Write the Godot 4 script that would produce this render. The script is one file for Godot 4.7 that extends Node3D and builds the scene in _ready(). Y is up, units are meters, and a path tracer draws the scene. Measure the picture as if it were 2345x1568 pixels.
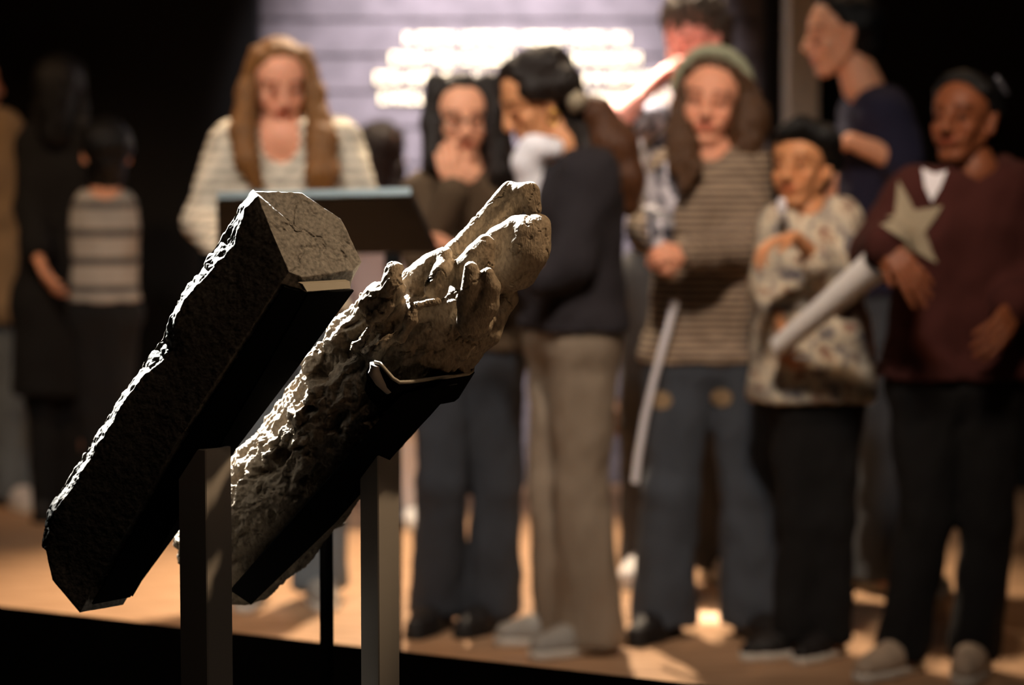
extends Node3D

# ---------------------------------------------------------------- frame of reference
const FPX := 5553.0      # focal length in pixels of the 2345 x 1568 frame (85 mm lens)
const EYE := 1.3         # height of the lens above the floor
const PITCH := 0.0801    # the lens looks slightly down
const WALL := 9.3        # distance of the far wall

var count := {}
var mats := {}


func P(px: float, py: float, d: float) -> Vector3:
	# the place that is d metres in front of the lens on the line of sight through a pixel
	var r := Vector3((px - 1172.5) / FPX, -(py - 784.0) / FPX, -1.0).rotated(Vector3.RIGHT, -PITCH)
	return Vector3(0, EYE, 0) + r * (d / -r.z)


func _ready() -> void:
	setup_camera()
	setup_lights()
	make_materials()
	build_room()
	build_plinth()
	build_column()
	build_relic()
	build_lectern()
	build_bench()
	build_people()
	build_roll()


# ---------------------------------------------------------------- camera, light, exposure
func setup_camera() -> void:
	var cam := Camera3D.new()
	cam.name = "camera"
	cam.position = Vector3(0, EYE, 0)
	cam.rotation = Vector3(-PITCH, 0, 0)
	cam.fov = rad_to_deg(2.0 * atan(784.0 / FPX))
	cam.near = 0.1
	cam.far = 60.0
	var a := CameraAttributesPhysical.new()
	a.frustum_focal_length = 85.0
	a.frustum_focus_distance = 3.01
	a.frustum_near = 0.1
	a.frustum_far = 60.0
	a.exposure_aperture = 3.2
	cam.attributes = a
	cam.fov = rad_to_deg(2.0 * atan(784.0 / FPX))
	add_child(cam)
	cam.current = true
	var e := Environment.new()
	e.background_mode = Environment.BG_COLOR
	e.background_color = Color(0, 0, 0)
	e.tonemap_mode = Environment.TONE_MAPPER_LINEAR
	e.tonemap_exposure = 1.0
	e.sdfgi_enabled = true
	e.ssao_enabled = true
	e.ssil_enabled = true
	var w := WorldEnvironment.new()
	w.name = "environment"
	w.environment = e
	add_child(w)


var lamps := []

func lamp(at: Vector3, to: Vector3, energy: float, cone: float, soft: float, size: float, col: Color, label: String) -> void:
	var s := SpotLight3D.new()
	s.name = "spot_beam"
	s.position = at
	s.look_at_from_position(at, to, Vector3(0.03, 1, 0.02))
	s.light_energy = energy
	s.light_color = col
	s.spot_angle = cone
	s.spot_angle_attenuation = soft
	s.spot_range = 20.0
	s.spot_attenuation = 2.0
	s.light_size = size
	s.shadow_enabled = true
	add_child(s, true)
	lamps.append([at, (to - at).normalized(), col, label])


func setup_lights() -> void:
	var warm := Color(1.0, 0.80, 0.60)
	var white := Color(1.0, 0.95, 0.90)
	# key on the two exhibits, from behind and above
	lamp(Vector3(-1.28, 3.3, -4.98), Vector3(-0.15, 1.05, -3.1), 400.0, 9.5, 0.3, 0.03, Color(0.97, 1.0, 1.0), "ceiling spotlight aimed at the two exhibits from behind")
	# weak warm spill on their near ends
	lamp(Vector3(1.4, 3.25, -2.8), Vector3(-0.09, 1.2, -2.96), 8.5, 6.5, 0.7, 0.05, Color(1.0, 0.88, 0.72), "ceiling spotlight aimed at the front of the exhibits")
	lamp(Vector3(0.62, 3.04, -1.72), Vector3(-0.1, 0.9, -3.0), 0.5, 12.0, 0.5, 0.1, Color(1.0, 0.88, 0.76), "added fill spotlight for the mounts of the exhibits")  # added fill, stands for ambient light on the posts
	# wall text
	lamp(Vector3(0.1, 3.45, -7.2), P(1120, 210, WALL), 52.0, 21.0, 1.0, 0.03, Color(1.0, 0.96, 0.99), "ceiling spotlight aimed at the lettered wall")
	# visitors, from the front
	lamp(Vector3(-1.3, 3.4, -4.2), P(660, 450, 6.9), 8.0, 24.0, 1.0, 0.15, white, "ceiling spotlight aimed at the visitor in the striped sweater")
	lamp(Vector3(0.25, 3.4, -3.4), P(1400, 600, 6.4), 9.0, 24.0, 1.0, 0.15, white, "ceiling spotlight aimed at the pupils in the middle")
	lamp(Vector3(0.5, 3.4, -3.6), P(1830, 640, 6.2), 3.6, 17.0, 1.0, 0.15, warm, "ceiling spotlight aimed at the pupils in patterned tops")
	lamp(Vector3(-2.2, 3.4, -6.2), P(60, 650, 8.6), 5.0, 16.0, 1.0, 0.1, warm, "added fill spotlight brightening the visitors by the black wall")  # added to lift the dark visitors at the far left
	lamp(Vector3(0.05, 3.5, -7.35), P(1468, 220, 7.02), 90.0, 4.5, 1.0, 0.03, white, "ceiling spotlight aimed down at the visitor with grey hair")
	lamp(Vector3(-0.7, 3.4, -6.9), P(935, 1080, 8.3), 5.0, 7.0, 0.8, 0.05, white, "added fill spotlight brightening the child in white trousers")  # added fill that only brightens the white trousers
	# floor behind the visitors
	lamp(Vector3(-0.1, 3.4, -8.2), Vector3(-0.05, 0, -6.9), 30.0, 30.0, 0.8, 0.05, Color(1.0, 0.90, 0.77), "ceiling spotlight aimed at the floor in front of the lettered wall")
	lamp(Vector3(-1.6, 3.4, -7.2), Vector3(-1.1, 0, -6.6), 4.0, 26.0, 0.9, 0.05, warm, "ceiling spotlight aimed at the floor beside the black wall")
	lamp(Vector3(1.1, 3.4, -7.8), Vector3(0.9, 0, -6.2), 1.0, 30.0, 0.9, 0.05, warm, "ceiling spotlight aimed at the floor behind the pupils")


# ---------------------------------------------------------------- materials
func tex_noise(freq: float, octaves: int, ramp: Array, seed_: int, size := 512, kind := FastNoiseLite.TYPE_SIMPLEX_SMOOTH) -> NoiseTexture2D:
	var n := FastNoiseLite.new()
	n.noise_type = kind
	n.seed = seed_
	n.frequency = freq
	n.fractal_octaves = octaves
	var t := NoiseTexture2D.new()
	t.width = size
	t.height = size
	t.seamless = true
	t.noise = n
	if ramp.size():
		var g := Gradient.new()
		var off := PackedFloat32Array()
		var col := PackedColorArray()
		for r in ramp:
			off.append(r[0])
			col.append(r[1])
		g.offsets = off
		g.colors = col
		t.color_ramp = g
	return t


func mat(called: String, col: Color, rough := 0.85, metal := 0.0) -> StandardMaterial3D:
	var m := StandardMaterial3D.new()
	m.resource_name = called
	m.albedo_color = col
	m.roughness = rough
	m.metallic = metal
	m.metallic_specular = 0.4
	mats[called] = m
	return m


func tri(m: StandardMaterial3D, s: float, t: Texture2D = null, bump: Texture2D = null, height := 0.1) -> StandardMaterial3D:
	m.uv1_triplanar = true
	m.uv1_scale = Vector3.ONE * s
	if t:
		m.albedo_texture = t
	if bump:
		m.heightmap_enabled = true
		m.heightmap_texture = bump
		m.heightmap_scale = height
	return m


func bands(rows: Array, soft := 0.12, seed_ := 1) -> ImageTexture:
	# horizontal bands: rows of [share of the height, colour], knitted edges slightly uneven
	var w := 64
	var h := 128
	var im := Image.create(w, h, false, Image.FORMAT_RGB8)
	var rng := RandomNumberGenerator.new()
	rng.seed = seed_
	for y in h:
		var f := float(y) / h
		var c: Color = rows[0][1]
		var acc := 0.0
		for r in rows:
			if f >= acc:
				c = r[1]
			acc += r[0]
		for x in w:
			var k := 1.0 + rng.randf_range(-soft, soft)
			im.set_pixel(x, y, Color(c.r * k, c.g * k, c.b * k))
	return ImageTexture.create_from_image(im)


func make_materials() -> void:
	var grain := tex_noise(0.03, 5, [], 3)
	var weave := tex_noise(0.16, 3, [], 9, 256)
	var rough_rock := tex_noise(0.022, 6, [], 5)
	# room
	tri(mat("wall_paint", Color(0.43, 0.405, 0.42), 0.9), 1.2, tex_noise(0.01, 4, [[0.0, Color(0.82, 0.82, 0.82)], [1.0, Color(1, 1, 1)]], 11))
	mat("black_paint", Color(0.05, 0.048, 0.045), 0.9)
	mat("ceiling_paint", Color(0.06, 0.06, 0.06), 0.95)
	mat("pillar_paint", Color(0.72, 0.69, 0.65), 0.85)
	var fl := mat("floor_wood", Color(0.76, 0.61, 0.48), 0.55)
	tri(fl, 0.7, tex_noise(0.012, 5, [[0.0, Color(0.72, 0.68, 0.64)], [0.5, Color(0.9, 0.88, 0.85)], [1.0, Color(1, 1, 1)]], 21))
	fl.uv1_scale = Vector3(0.5, 1.0, 4.0)
	mat("metal_glow_added", Color(0.97, 0.93, 0.80), 0.6)
	tri(mat("plinth_black", Color(0.045, 0.043, 0.04), 1.0), 3.0, null, grain, 0.05)
	mats["plinth_black"].metallic_specular = 0.1
	tri(mat("bench_wood", Color(0.42, 0.29, 0.19), 0.6), 1.5, tex_noise(0.012, 5, [[0.0, Color(0.7, 0.68, 0.64)], [1.0, Color(1, 1, 1)]], 23), grain, 0.03)
	# exhibits
	tri(mat("dark_stone", Color(0.43, 0.40, 0.37), 0.75), 5.0, tex_noise(0.06, 6, [[0.0, Color(0.35, 0.34, 0.33)], [0.45, Color(0.78, 0.77, 0.75)], [0.62, Color(0.95, 0.94, 0.92)], [1.0, Color(1, 1, 1)]], 31), rough_rock, 0.28)
	var wood := tri(mat("weathered_relic", Color(0.50, 0.44, 0.37), 0.8), 5.0, tex_noise(0.04, 6, [[0.0, Color(0.6, 0.58, 0.55)], [0.45, Color(0.86, 0.84, 0.81)], [0.65, Color(0.95, 0.93, 0.9)], [1.0, Color(1, 1, 1)]], 37), tex_noise(0.07, 4, [], 71), 0.09)
	wood.uv1_scale = Vector3(9.0, 5.0, 7.0)
	tri(mat("mount_steel", Color(0.52, 0.48, 0.44), 0.7), 4.0, null, grain, 0.01)
	mat("mount_black", Color(0.045, 0.043, 0.042), 1.0)
	mats["mount_black"].metallic_specular = 0.1
	mat("mount_edge", Color(0.50, 0.46, 0.40), 0.5)
	mat("lectern_black", Color(0.035, 0.035, 0.037), 0.6)
	mat("lectern_lit_edge", Color(0.72, 0.80, 0.82), 0.4)
	mat("lamp_black", Color(0.04, 0.04, 0.04), 0.5)
	mat("paper_white", Color(0.93, 0.92, 0.91), 0.7)
	# people
	for s in [["skin_fair", Color(0.86, 0.60, 0.48)], ["skin_light", Color(0.84, 0.60, 0.47)], ["skin_olive", Color(0.78, 0.54, 0.37)], ["skin_brown", Color(0.50, 0.29, 0.18)], ["skin_ruddy", Color(0.90, 0.62, 0.56)]]:
		var m := mat(s[0], s[1], 0.55)
		m.vertex_color_use_as_albedo = true
		m.subsurf_scatter_enabled = true
		m.subsurf_scatter_strength = 0.1
	var strands := tex_noise(0.03, 4, [[0.0, Color(0.5, 0.46, 0.42)], [0.5, Color(0.85, 0.83, 0.8)], [1.0, Color(1, 1, 1)]], 41)
	for s in [["hair_blonde", Color(0.54, 0.37, 0.19)], ["hair_brown", Color(0.36, 0.25, 0.16)], ["hair_dark", Color(0.14, 0.105, 0.085)], ["hair_black", Color(0.05, 0.045, 0.042)], ["hair_grey", Color(0.36, 0.31, 0.27)], ["hair_auburn", Color(0.15, 0.09, 0.075)], ["hair_chestnut", Color(0.36, 0.22, 0.12)]]:
		var m := tri(mat(s[0], s[1], 0.5), 6.0, strands, strands, 0.6)
		m.uv1_scale = Vector3(14.0, 1.6, 14.0)
		m.uv1_triplanar_sharpness = 3.0
	for s in [["denim_grey", Color(0.40, 0.43, 0.45)], ["denim_dark", Color(0.19, 0.20, 0.22)], ["denim_slate", Color(0.25, 0.27, 0.30)], ["cloth_navy", Color(0.12, 0.115, 0.20)], ["cloth_black", Color(0.055, 0.053, 0.055)],
			["cloth_tan", Color(0.58, 0.49, 0.38)], ["cloth_olive", Color(0.30, 0.235, 0.165)], ["cloth_blazer", Color(0.15, 0.135, 0.15)], ["cloth_beige", Color(0.55, 0.49, 0.42)], ["cloth_maroon", Color(0.25, 0.10, 0.08)],
			["cloth_white", Color(0.93, 0.92, 0.94)], ["cloth_rose", Color(0.58, 0.51, 0.50)], ["cloth_sage", Color(0.62, 0.63, 0.53)], ["cloth_charcoal", Color(0.24, 0.235, 0.235)], ["cloth_print", Color(0.62, 0.57, 0.48)],
			["cloth_umber", Color(0.19, 0.13, 0.095)]]:
		tri(mat(s[0], s[1], 0.9), 9.0, null, weave, 0.25)
	for s in [["shoe_white", Color(0.78, 0.76, 0.75)], ["shoe_grey", Color(0.56, 0.54, 0.51)], ["shoe_dark", Color(0.10, 0.085, 0.08)], ["shoe_beige", Color(0.66, 0.58, 0.50)], ["rubber_white", Color(0.8, 0.77, 0.72)], ["rubber_dark", Color(0.09, 0.08, 0.07)]]:
		mat(s[0], s[1], 0.6)
	mat("gold_metal", Color(0.95, 0.75, 0.4), 0.3, 1.0)
	mat("glasses_frame", Color(0.06, 0.05, 0.05), 0.4)
	mat("hair_clip", Color(0.75, 0.76, 0.82), 0.25, 0.8)
	var cream := Color(0.86, 0.82, 0.74)
	tri(mat("knit_cream_striped", Color(1, 1, 1), 0.95), 1.0 / 0.030, bands([[0.66, cream], [0.34, Color(0.16, 0.14, 0.13)]], 0.08, 2))
	tri(mat("knit_grey_striped", Color(1, 1, 1), 0.95), 1.0 / 0.092, bands([[0.72, Color(0.62, 0.59, 0.55)], [0.28, Color(0.30, 0.28, 0.27)]], 0.08, 3))
	tri(mat("knit_brown_striped", Color(1, 1, 1), 0.95), 1.0 / 0.022, bands([[0.55, Color(0.60, 0.52, 0.44)], [0.45, Color(0.27, 0.22, 0.19)]], 0.08, 4))
	mats["knit_brown_striped"].uv1_scale = Vector3(56, 56, 56)
	tri(mat("shirt_floral", Color(1, 1, 1), 0.9), 3.4, tex_noise(0.020, 3, [[0.0, Color(0.22, 0.20, 0.22)], [0.28, Color(0.42, 0.40, 0.42)], [0.40, Color(0.74, 0.69, 0.60)], [0.62, Color(0.83, 0.78, 0.69)], [0.74, Color(0.66, 0.58, 0.48)], [0.84, Color(0.48, 0.26, 0.22)], [1.0, Color(0.35, 0.22, 0.2)]], 51, 256))
	tri(mat("shirt_printed", Color(1, 1, 1), 0.9), 3.0, tex_noise(0.018, 2, [[0.0, Color(0.12, 0.12, 0.15)], [0.42, Color(0.2, 0.2, 0.23)], [0.52, Color(0.75, 0.73, 0.76)], [1.0, Color(0.9, 0.88, 0.9)]], 57, 256))


# ---------------------------------------------------------------- mesh helpers
func shape() -> Dictionary:
	return {"v": PackedVector3Array(), "n": PackedVector3Array(), "i": PackedInt32Array(), "c": PackedColorArray()}


func to_mesh(m: Dictionary, origin := Vector3.ZERO) -> ArrayMesh:
	var v: PackedVector3Array = m.v
	if origin != Vector3.ZERO:
		v = v.duplicate()
		for i in v.size():
			v[i] -= origin
	var a := []
	a.resize(Mesh.ARRAY_MAX)
	a[Mesh.ARRAY_VERTEX] = v
	a[Mesh.ARRAY_NORMAL] = m.n
	a[Mesh.ARRAY_INDEX] = m.i
	if m.c.size() == v.size() and v.size():
		a[Mesh.ARRAY_COLOR] = m.c
	var am := ArrayMesh.new()
	am.add_surface_from_arrays(Mesh.PRIMITIVE_TRIANGLES, a)
	return am


func obj(called: String, m: Dictionary, material: String, parent: Node = null, origin := Vector3.ZERO, label := "") -> MeshInstance3D:
	# one named mesh; a child's origin is that of its thing, so that it keeps its place
	var o := MeshInstance3D.new()
	o.name = numbered(called) if parent == null else called
	o.mesh = to_mesh(m, origin)
	o.material_override = mats[material]
	if parent == null:
		o.position = origin
		add_child(o)
	else:
		parent.add_child(o, true)
	if label:
		o.set_meta("label", label)
	return o


func numbered(called: String) -> String:
	var n: int = count.get(called, 0)
	count[called] = n + 1
	return called if n == 0 else "%s_%03d" % [called, n]


func thing(called: String, at: Vector3, label: String, category: String, group := "") -> Node3D:
	var o := Node3D.new()
	o.name = numbered(called)
	o.position = at
	add_child(o)
	tag(o, label, category, group)
	return o


func tag(o: Node, label: String, category: String, group := "") -> void:
	o.set_meta("label", label)
	o.set_meta("category", category)
	if group:
		o.set_meta("group", group)


func structure(o: Node) -> void:
	o.set_meta("kind", "structure")


func face(m: Dictionary, pts: Array) -> void:
	# a flat polygon, its points counter-clockwise as seen from outside
	var n: Vector3 = (pts[1] - pts[0]).cross(pts[2] - pts[0]).normalized()
	var s: int = m.v.size()
	for p in pts:
		m.v.append(p)
		m.n.append(n)
	for k in range(1, pts.size() - 1):
		m.i.append_array([s, s + k + 1, s + k])


func box(m: Dictionary, c: Vector3, size: Vector3, b := Basis(), bev := 0.003) -> void:
	# a box with chamfered edges
	var h := size / 2.0
	bev = minf(bev, minf(h.x, minf(h.y, h.z)) * 0.6)
	var q := func(sx, sy, sz, ax): # corner, on the face across axis ax
		var p := Vector3(sx * (h.x - (0.0 if ax == 0 else bev)), sy * (h.y - (0.0 if ax == 1 else bev)), sz * (h.z - (0.0 if ax == 2 else bev)))
		return c + b * p
	for s in [-1, 1]:
		fix(m, c, [q.call(s, -1, -1, 0), q.call(s, 1, -1, 0), q.call(s, 1, 1, 0), q.call(s, -1, 1, 0)])
		fix(m, c, [q.call(-1, s, -1, 1), q.call(1, s, -1, 1), q.call(1, s, 1, 1), q.call(-1, s, 1, 1)])
		fix(m, c, [q.call(-1, -1, s, 2), q.call(1, -1, s, 2), q.call(1, 1, s, 2), q.call(-1, 1, s, 2)])
		for t in [-1, 1]:
			fix(m, c, [q.call(s, t, -1, 0), q.call(s, t, 1, 0), q.call(s, t, 1, 1), q.call(s, t, -1, 1)])
			fix(m, c, [q.call(s, -1, t, 0), q.call(s, 1, t, 0), q.call(s, 1, t, 2), q.call(s, -1, t, 2)])
			fix(m, c, [q.call(-1, s, t, 1), q.call(1, s, t, 1), q.call(1, s, t, 2), q.call(-1, s, t, 2)])
			for u in [-1, 1]:
				fix(m, c, [q.call(s, t, u, 0), q.call(s, t, u, 1), q.call(s, t, u, 2)])


func fix(m: Dictionary, c: Vector3, pts: Array) -> void:
	# a face of a convex body round c, turned outwards
	var n: Vector3 = (pts[1] - pts[0]).cross(pts[2] - pts[0])
	if n.dot(pts[0] - c) < 0:
		pts.reverse()
	face(m, pts)


func slab(m: Dictionary, poly: Array, thick: Vector3) -> void:
	# a flat polygon given a thickness: poly and the same moved by thick
	var c := Vector3.ZERO
	for p in poly:
		c += p
	c = c / poly.size() + thick / 2.0
	var other := []
	for p in poly:
		other.append(p + thick)
	fix(m, c, poly.duplicate())
	fix(m, c, other.duplicate())
	for k in poly.size():
		var k2 := (k + 1) % poly.size()
		fix(m, c, [poly[k], poly[k2], other[k2], other[k]])


func tube(m: Dictionary, pts: Array, r: float, sides := 10, closed := false) -> void:
	var s: int = m.v.size()
	var n := pts.size()
	var up := Vector3(0.31, 0.82, 0.47)
	for k in n:
		var a: Vector3 = pts[(k - 1 + n) % n] if closed else pts[maxi(k - 1, 0)]
		var z: Vector3 = pts[(k + 1) % n] if closed else pts[mini(k + 1, n - 1)]
		var t := (z - a).normalized()
		var x := t.cross(up).normalized()
		var y := x.cross(t)
		for j in sides:
			var w := TAU * j / sides
			var d := x * cos(w) + y * sin(w)
			m.v.append(pts[k] + d * r)
			m.n.append(d)
	for k in (n if closed else n - 1):
		for j in sides:
			var a := s + k * sides + j
			var b := s + k * sides + (j + 1) % sides
			var c := s + ((k + 1) % n) * sides + j
			var d := s + ((k + 1) % n) * sides + (j + 1) % sides
			quad_out(m, a, b, d, c)
	if not closed:
		for e in [0, n - 1]:
			var ring := []
			for j in sides:
				ring.append(m.v[s + e * sides + j])
			fix(m, pts[1] if e == 0 else pts[n - 2], ring)


func quad_out(m: Dictionary, a: int, b: int, c: int, d: int) -> void:
	# two triangles, clockwise as seen from the side their normals point to
	var g: Vector3 = (m.v[c] - m.v[a]).cross(m.v[b] - m.v[a])
	if g.dot(m.n[a] + m.n[c]) >= 0:
		m.i.append_array([a, b, c, a, c, d])
	else:
		m.i.append_array([a, c, b, a, d, c])


func lathe(m: Dictionary, b: Transform3D, prof: Array, sides := 24) -> void:
	# a profile of [radius, height] turned round the y axis of b
	var s: int = m.v.size()
	var n := prof.size()
	for k in n:
		var a: Array = prof[maxi(k - 1, 0)]
		var z: Array = prof[mini(k + 1, n - 1)]
		var d := Vector2(z[0] - a[0], z[1] - a[1]).normalized()
		for j in sides:
			var w := TAU * j / sides
			m.v.append(b * Vector3(prof[k][0] * cos(w), prof[k][1], prof[k][0] * sin(w)))
			m.n.append((b.basis * Vector3(d.y * cos(w), -d.x, d.y * sin(w))).normalized())
	for k in n - 1:
		for j in sides:
			quad_out(m, s + k * sides + j, s + k * sides + (j + 1) % sides, s + (k + 1) * sides + (j + 1) % sides, s + (k + 1) * sides + j)


func smooth(m: Dictionary) -> void:
	# normals from the triangles, clockwise fronts
	var n := PackedVector3Array()
	n.resize(m.v.size())
	var v: PackedVector3Array = m.v
	var ix: PackedInt32Array = m.i
	for t in range(0, ix.size(), 3):
		var a := ix[t]
		var b := ix[t + 1]
		var c := ix[t + 2]
		var g := (v[c] - v[a]).cross(v[b] - v[a])
		n[a] += g
		n[b] += g
		n[c] += g
	for k in n.size():
		n[k] = n[k].normalized()
	m.n = n


func finer(m: Dictionary) -> void:
	# every triangle cut into four
	var mid := {}
	var v: PackedVector3Array = m.v
	var n: PackedVector3Array = m.n
	var ix: PackedInt32Array = m.i
	var out := PackedInt32Array()
	for t in range(0, ix.size(), 3):
		var e := [0, 0, 0]
		for s in 3:
			var a := ix[t + s]
			var b := ix[t + (s + 1) % 3]
			var key := mini(a, b) * 4000000 + maxi(a, b)
			var at: int = mid.get(key, -1)
			if at < 0:
				at = v.size()
				mid[key] = at
				v.append((v[a] + v[b]) * 0.5)
				n.append((n[a] + n[b]).normalized())
			e[s] = at
		out.append_array([ix[t], e[0], e[2], ix[t + 1], e[1], e[0], ix[t + 2], e[2], e[1], e[0], e[1], e[2]])
	m.v = v
	m.n = n
	m.i = out


# ---------------------------------------------------------------- bodies from bones: surface nets over blended tapered capsules
# a bone is nine numbers: start, radius, end, radius, 1 to carve instead of to add
func bone(b: PackedFloat32Array, a: Vector3, ra: float, c: Vector3, rc: float, carve := 0.0) -> void:
	b.append_array([a.x, a.y, a.z, ra, c.x, c.y, c.z, rc, carve])


func chain(b: PackedFloat32Array, pts: Array) -> void:
	# pts: [place, radius] ...
	for k in pts.size() - 1:
		bone(b, pts[k][0], pts[k][1], pts[k + 1][0], pts[k + 1][1])


func nets(b: PackedFloat32Array, k: float, h: float, floor_y := -1e9, top_y := 1e9, cuts := []) -> Dictionary:
	var nb := b.size() / 9
	var lo := Vector3.INF
	var hi := -Vector3.INF
	for q in nb:
		if b[q * 9 + 8] > 0.5:
			continue
		var a := Vector3(b[q * 9], b[q * 9 + 1], b[q * 9 + 2])
		var c := Vector3(b[q * 9 + 4], b[q * 9 + 5], b[q * 9 + 6])
		var ra := Vector3.ONE * (b[q * 9 + 3] + k + 2.0 * h)
		var rc := Vector3.ONE * (b[q * 9 + 7] + k + 2.0 * h)
		lo = lo.min(a - ra).min(c - rc)
		hi = hi.max(a + ra).max(c + rc)
	var nx := int(ceil((hi.x - lo.x) / h)) + 2
	var ny := int(ceil((hi.y - lo.y) / h)) + 2
	var nz := int(ceil((hi.z - lo.z) / h)) + 2
	var F := PackedFloat32Array()
	F.resize(nx * ny * nz)
	F.fill(1.0)
	for q in nb:
		var ax := b[q * 9]
		var ay := b[q * 9 + 1]
		var az := b[q * 9 + 2]
		var ra := b[q * 9 + 3]
		var dx := b[q * 9 + 4] - ax
		var dy := b[q * 9 + 5] - ay
		var dz := b[q * 9 + 6] - az
		var dr := b[q * 9 + 7] - ra
		var carve := b[q * 9 + 8] > 0.5
		var il := 1.0 / maxf(dx * dx + dy * dy + dz * dz, 1e-9)
		var pad := maxf(ra, ra + dr) + k + 2.0 * h
		var x0 := clampi(int((minf(ax, ax + dx) - pad - lo.x) / h), 0, nx - 1)
		var x1 := clampi(int((maxf(ax, ax + dx) + pad - lo.x) / h) + 1, 0, nx - 1)
		var y0 := clampi(int((minf(ay, ay + dy) - pad - lo.y) / h), 0, ny - 1)
		var y1 := clampi(int((maxf(ay, ay + dy) + pad - lo.y) / h) + 1, 0, ny - 1)
		var z0 := clampi(int((minf(az, az + dz) - pad - lo.z) / h), 0, nz - 1)
		var z1 := clampi(int((maxf(az, az + dz) + pad - lo.z) / h) + 1, 0, nz - 1)
		var reach := k + 2.0 * h
		for z in range(z0, z1 + 1):
			var pz := lo.z + z * h - az
			for y in range(y0, y1 + 1):
				var py := lo.y + y * h - ay
				var yz := py * dy + pz * dz
				var at := (z * ny + y) * nx
				for x in range(x0, x1 + 1):
					var px := lo.x + x * h - ax
					var t := clampf((px * dx + yz) * il, 0.0, 1.0)
					var ex := px - dx * t
					var ey := py - dy * t
					var ez := pz - dz * t
					var d := sqrt(ex * ex + ey * ey + ez * ez) - ra - dr * t
					if d > reach:
						continue
					var f := F[at + x]
					if carve:
						d = -d
						var e := maxf(k - absf(f - d), 0.0) / k
						F[at + x] = maxf(f, d) + e * e * k * 0.25
					else:
						var e := maxf(k - absf(f - d), 0.0) / k
						F[at + x] = minf(f, d) - e * e * k * 0.25
	if floor_y > -1e8:
		for y in range(0, mini(ny, int((floor_y - lo.y) / h) + 4)):
			var c := floor_y - (lo.y + y * h)
			for z in nz:
				var at := (z * ny + y) * nx
				for x in nx:
					if F[at + x] < c:
						F[at + x] = c
	if top_y < 1e8:
		for y in range(maxi(0, int((top_y - lo.y) / h) - 3), ny):
			var c := (lo.y + y * h) - top_y
			for z in nz:
				var at := (z * ny + y) * nx
				for x in nx:
					if F[at + x] < c:
						F[at + x] = c
	for q in cuts:   # flat cuts: [place, normal, reach]
		var c: Vector3 = q[0]
		var n: Vector3 = q[1]
		var r: float = q[2]
		for z in range(maxi(0, int((c.z - r - lo.z) / h)), mini(nz, int((c.z + r - lo.z) / h) + 1)):
			for y in range(maxi(0, int((c.y - r - lo.y) / h)), mini(ny, int((c.y + r - lo.y) / h) + 1)):
				var at := (z * ny + y) * nx
				for x in range(maxi(0, int((c.x - r - lo.x) / h)), mini(nx, int((c.x + r - lo.x) / h) + 1)):
					var w := lo + Vector3(x, y, z) * h - c
					if w.length() < r:
						F[at + x] = maxf(F[at + x], w.dot(n))
	var sy := nx
	var sz := nx * ny
	var V := PackedVector3Array()
	var N := PackedVector3Array()
	var I := PackedInt32Array()
	var where := PackedInt32Array()
	where.resize(F.size())
	where.fill(-1)
	var active := PackedInt32Array()
	var far := h * 1.9
	for z in nz - 1:
		for y in ny - 1:
			var at := (z * ny + y) * nx
			for x in nx - 1:
				var id := at + x
				var f0 := F[id]
				if f0 > far or f0 < -far:
					continue
				var f1 := F[id + 1]
				var f2 := F[id + sy]
				var f3 := F[id + sy + 1]
				var f4 := F[id + sz]
				var f5 := F[id + sz + 1]
				var f6 := F[id + sz + sy]
				var f7 := F[id + sz + sy + 1]
				var s := int(f0 < 0) + int(f1 < 0) + int(f2 < 0) + int(f3 < 0) + int(f4 < 0) + int(f5 < 0) + int(f6 < 0) + int(f7 < 0)
				if s == 0 or s == 8:
					continue
				var p := Vector3.ZERO
				var w := 0
				if (f0 < 0) != (f1 < 0): p += Vector3(f0 / (f0 - f1), 0, 0); w += 1
				if (f2 < 0) != (f3 < 0): p += Vector3(f2 / (f2 - f3), 1, 0); w += 1
				if (f4 < 0) != (f5 < 0): p += Vector3(f4 / (f4 - f5), 0, 1); w += 1
				if (f6 < 0) != (f7 < 0): p += Vector3(f6 / (f6 - f7), 1, 1); w += 1
				if (f0 < 0) != (f2 < 0): p += Vector3(0, f0 / (f0 - f2), 0); w += 1
				if (f1 < 0) != (f3 < 0): p += Vector3(1, f1 / (f1 - f3), 0); w += 1
				if (f4 < 0) != (f6 < 0): p += Vector3(0, f4 / (f4 - f6), 1); w += 1
				if (f5 < 0) != (f7 < 0): p += Vector3(1, f5 / (f5 - f7), 1); w += 1
				if (f0 < 0) != (f4 < 0): p += Vector3(0, 0, f0 / (f0 - f4)); w += 1
				if (f1 < 0) != (f5 < 0): p += Vector3(1, 0, f1 / (f1 - f5)); w += 1
				if (f2 < 0) != (f6 < 0): p += Vector3(0, 1, f2 / (f2 - f6)); w += 1
				if (f3 < 0) != (f7 < 0): p += Vector3(1, 1, f3 / (f3 - f7)); w += 1
				where[id] = V.size()
				active.append(id)
				V.append(lo + (Vector3(x, y, z) + p / w) * h)
				N.append(Vector3(f1 + f3 + f5 + f7 - f0 - f2 - f4 - f6, f2 + f3 + f6 + f7 - f0 - f1 - f4 - f5, f4 + f5 + f6 + f7 - f0 - f1 - f2 - f3).normalized())
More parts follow.
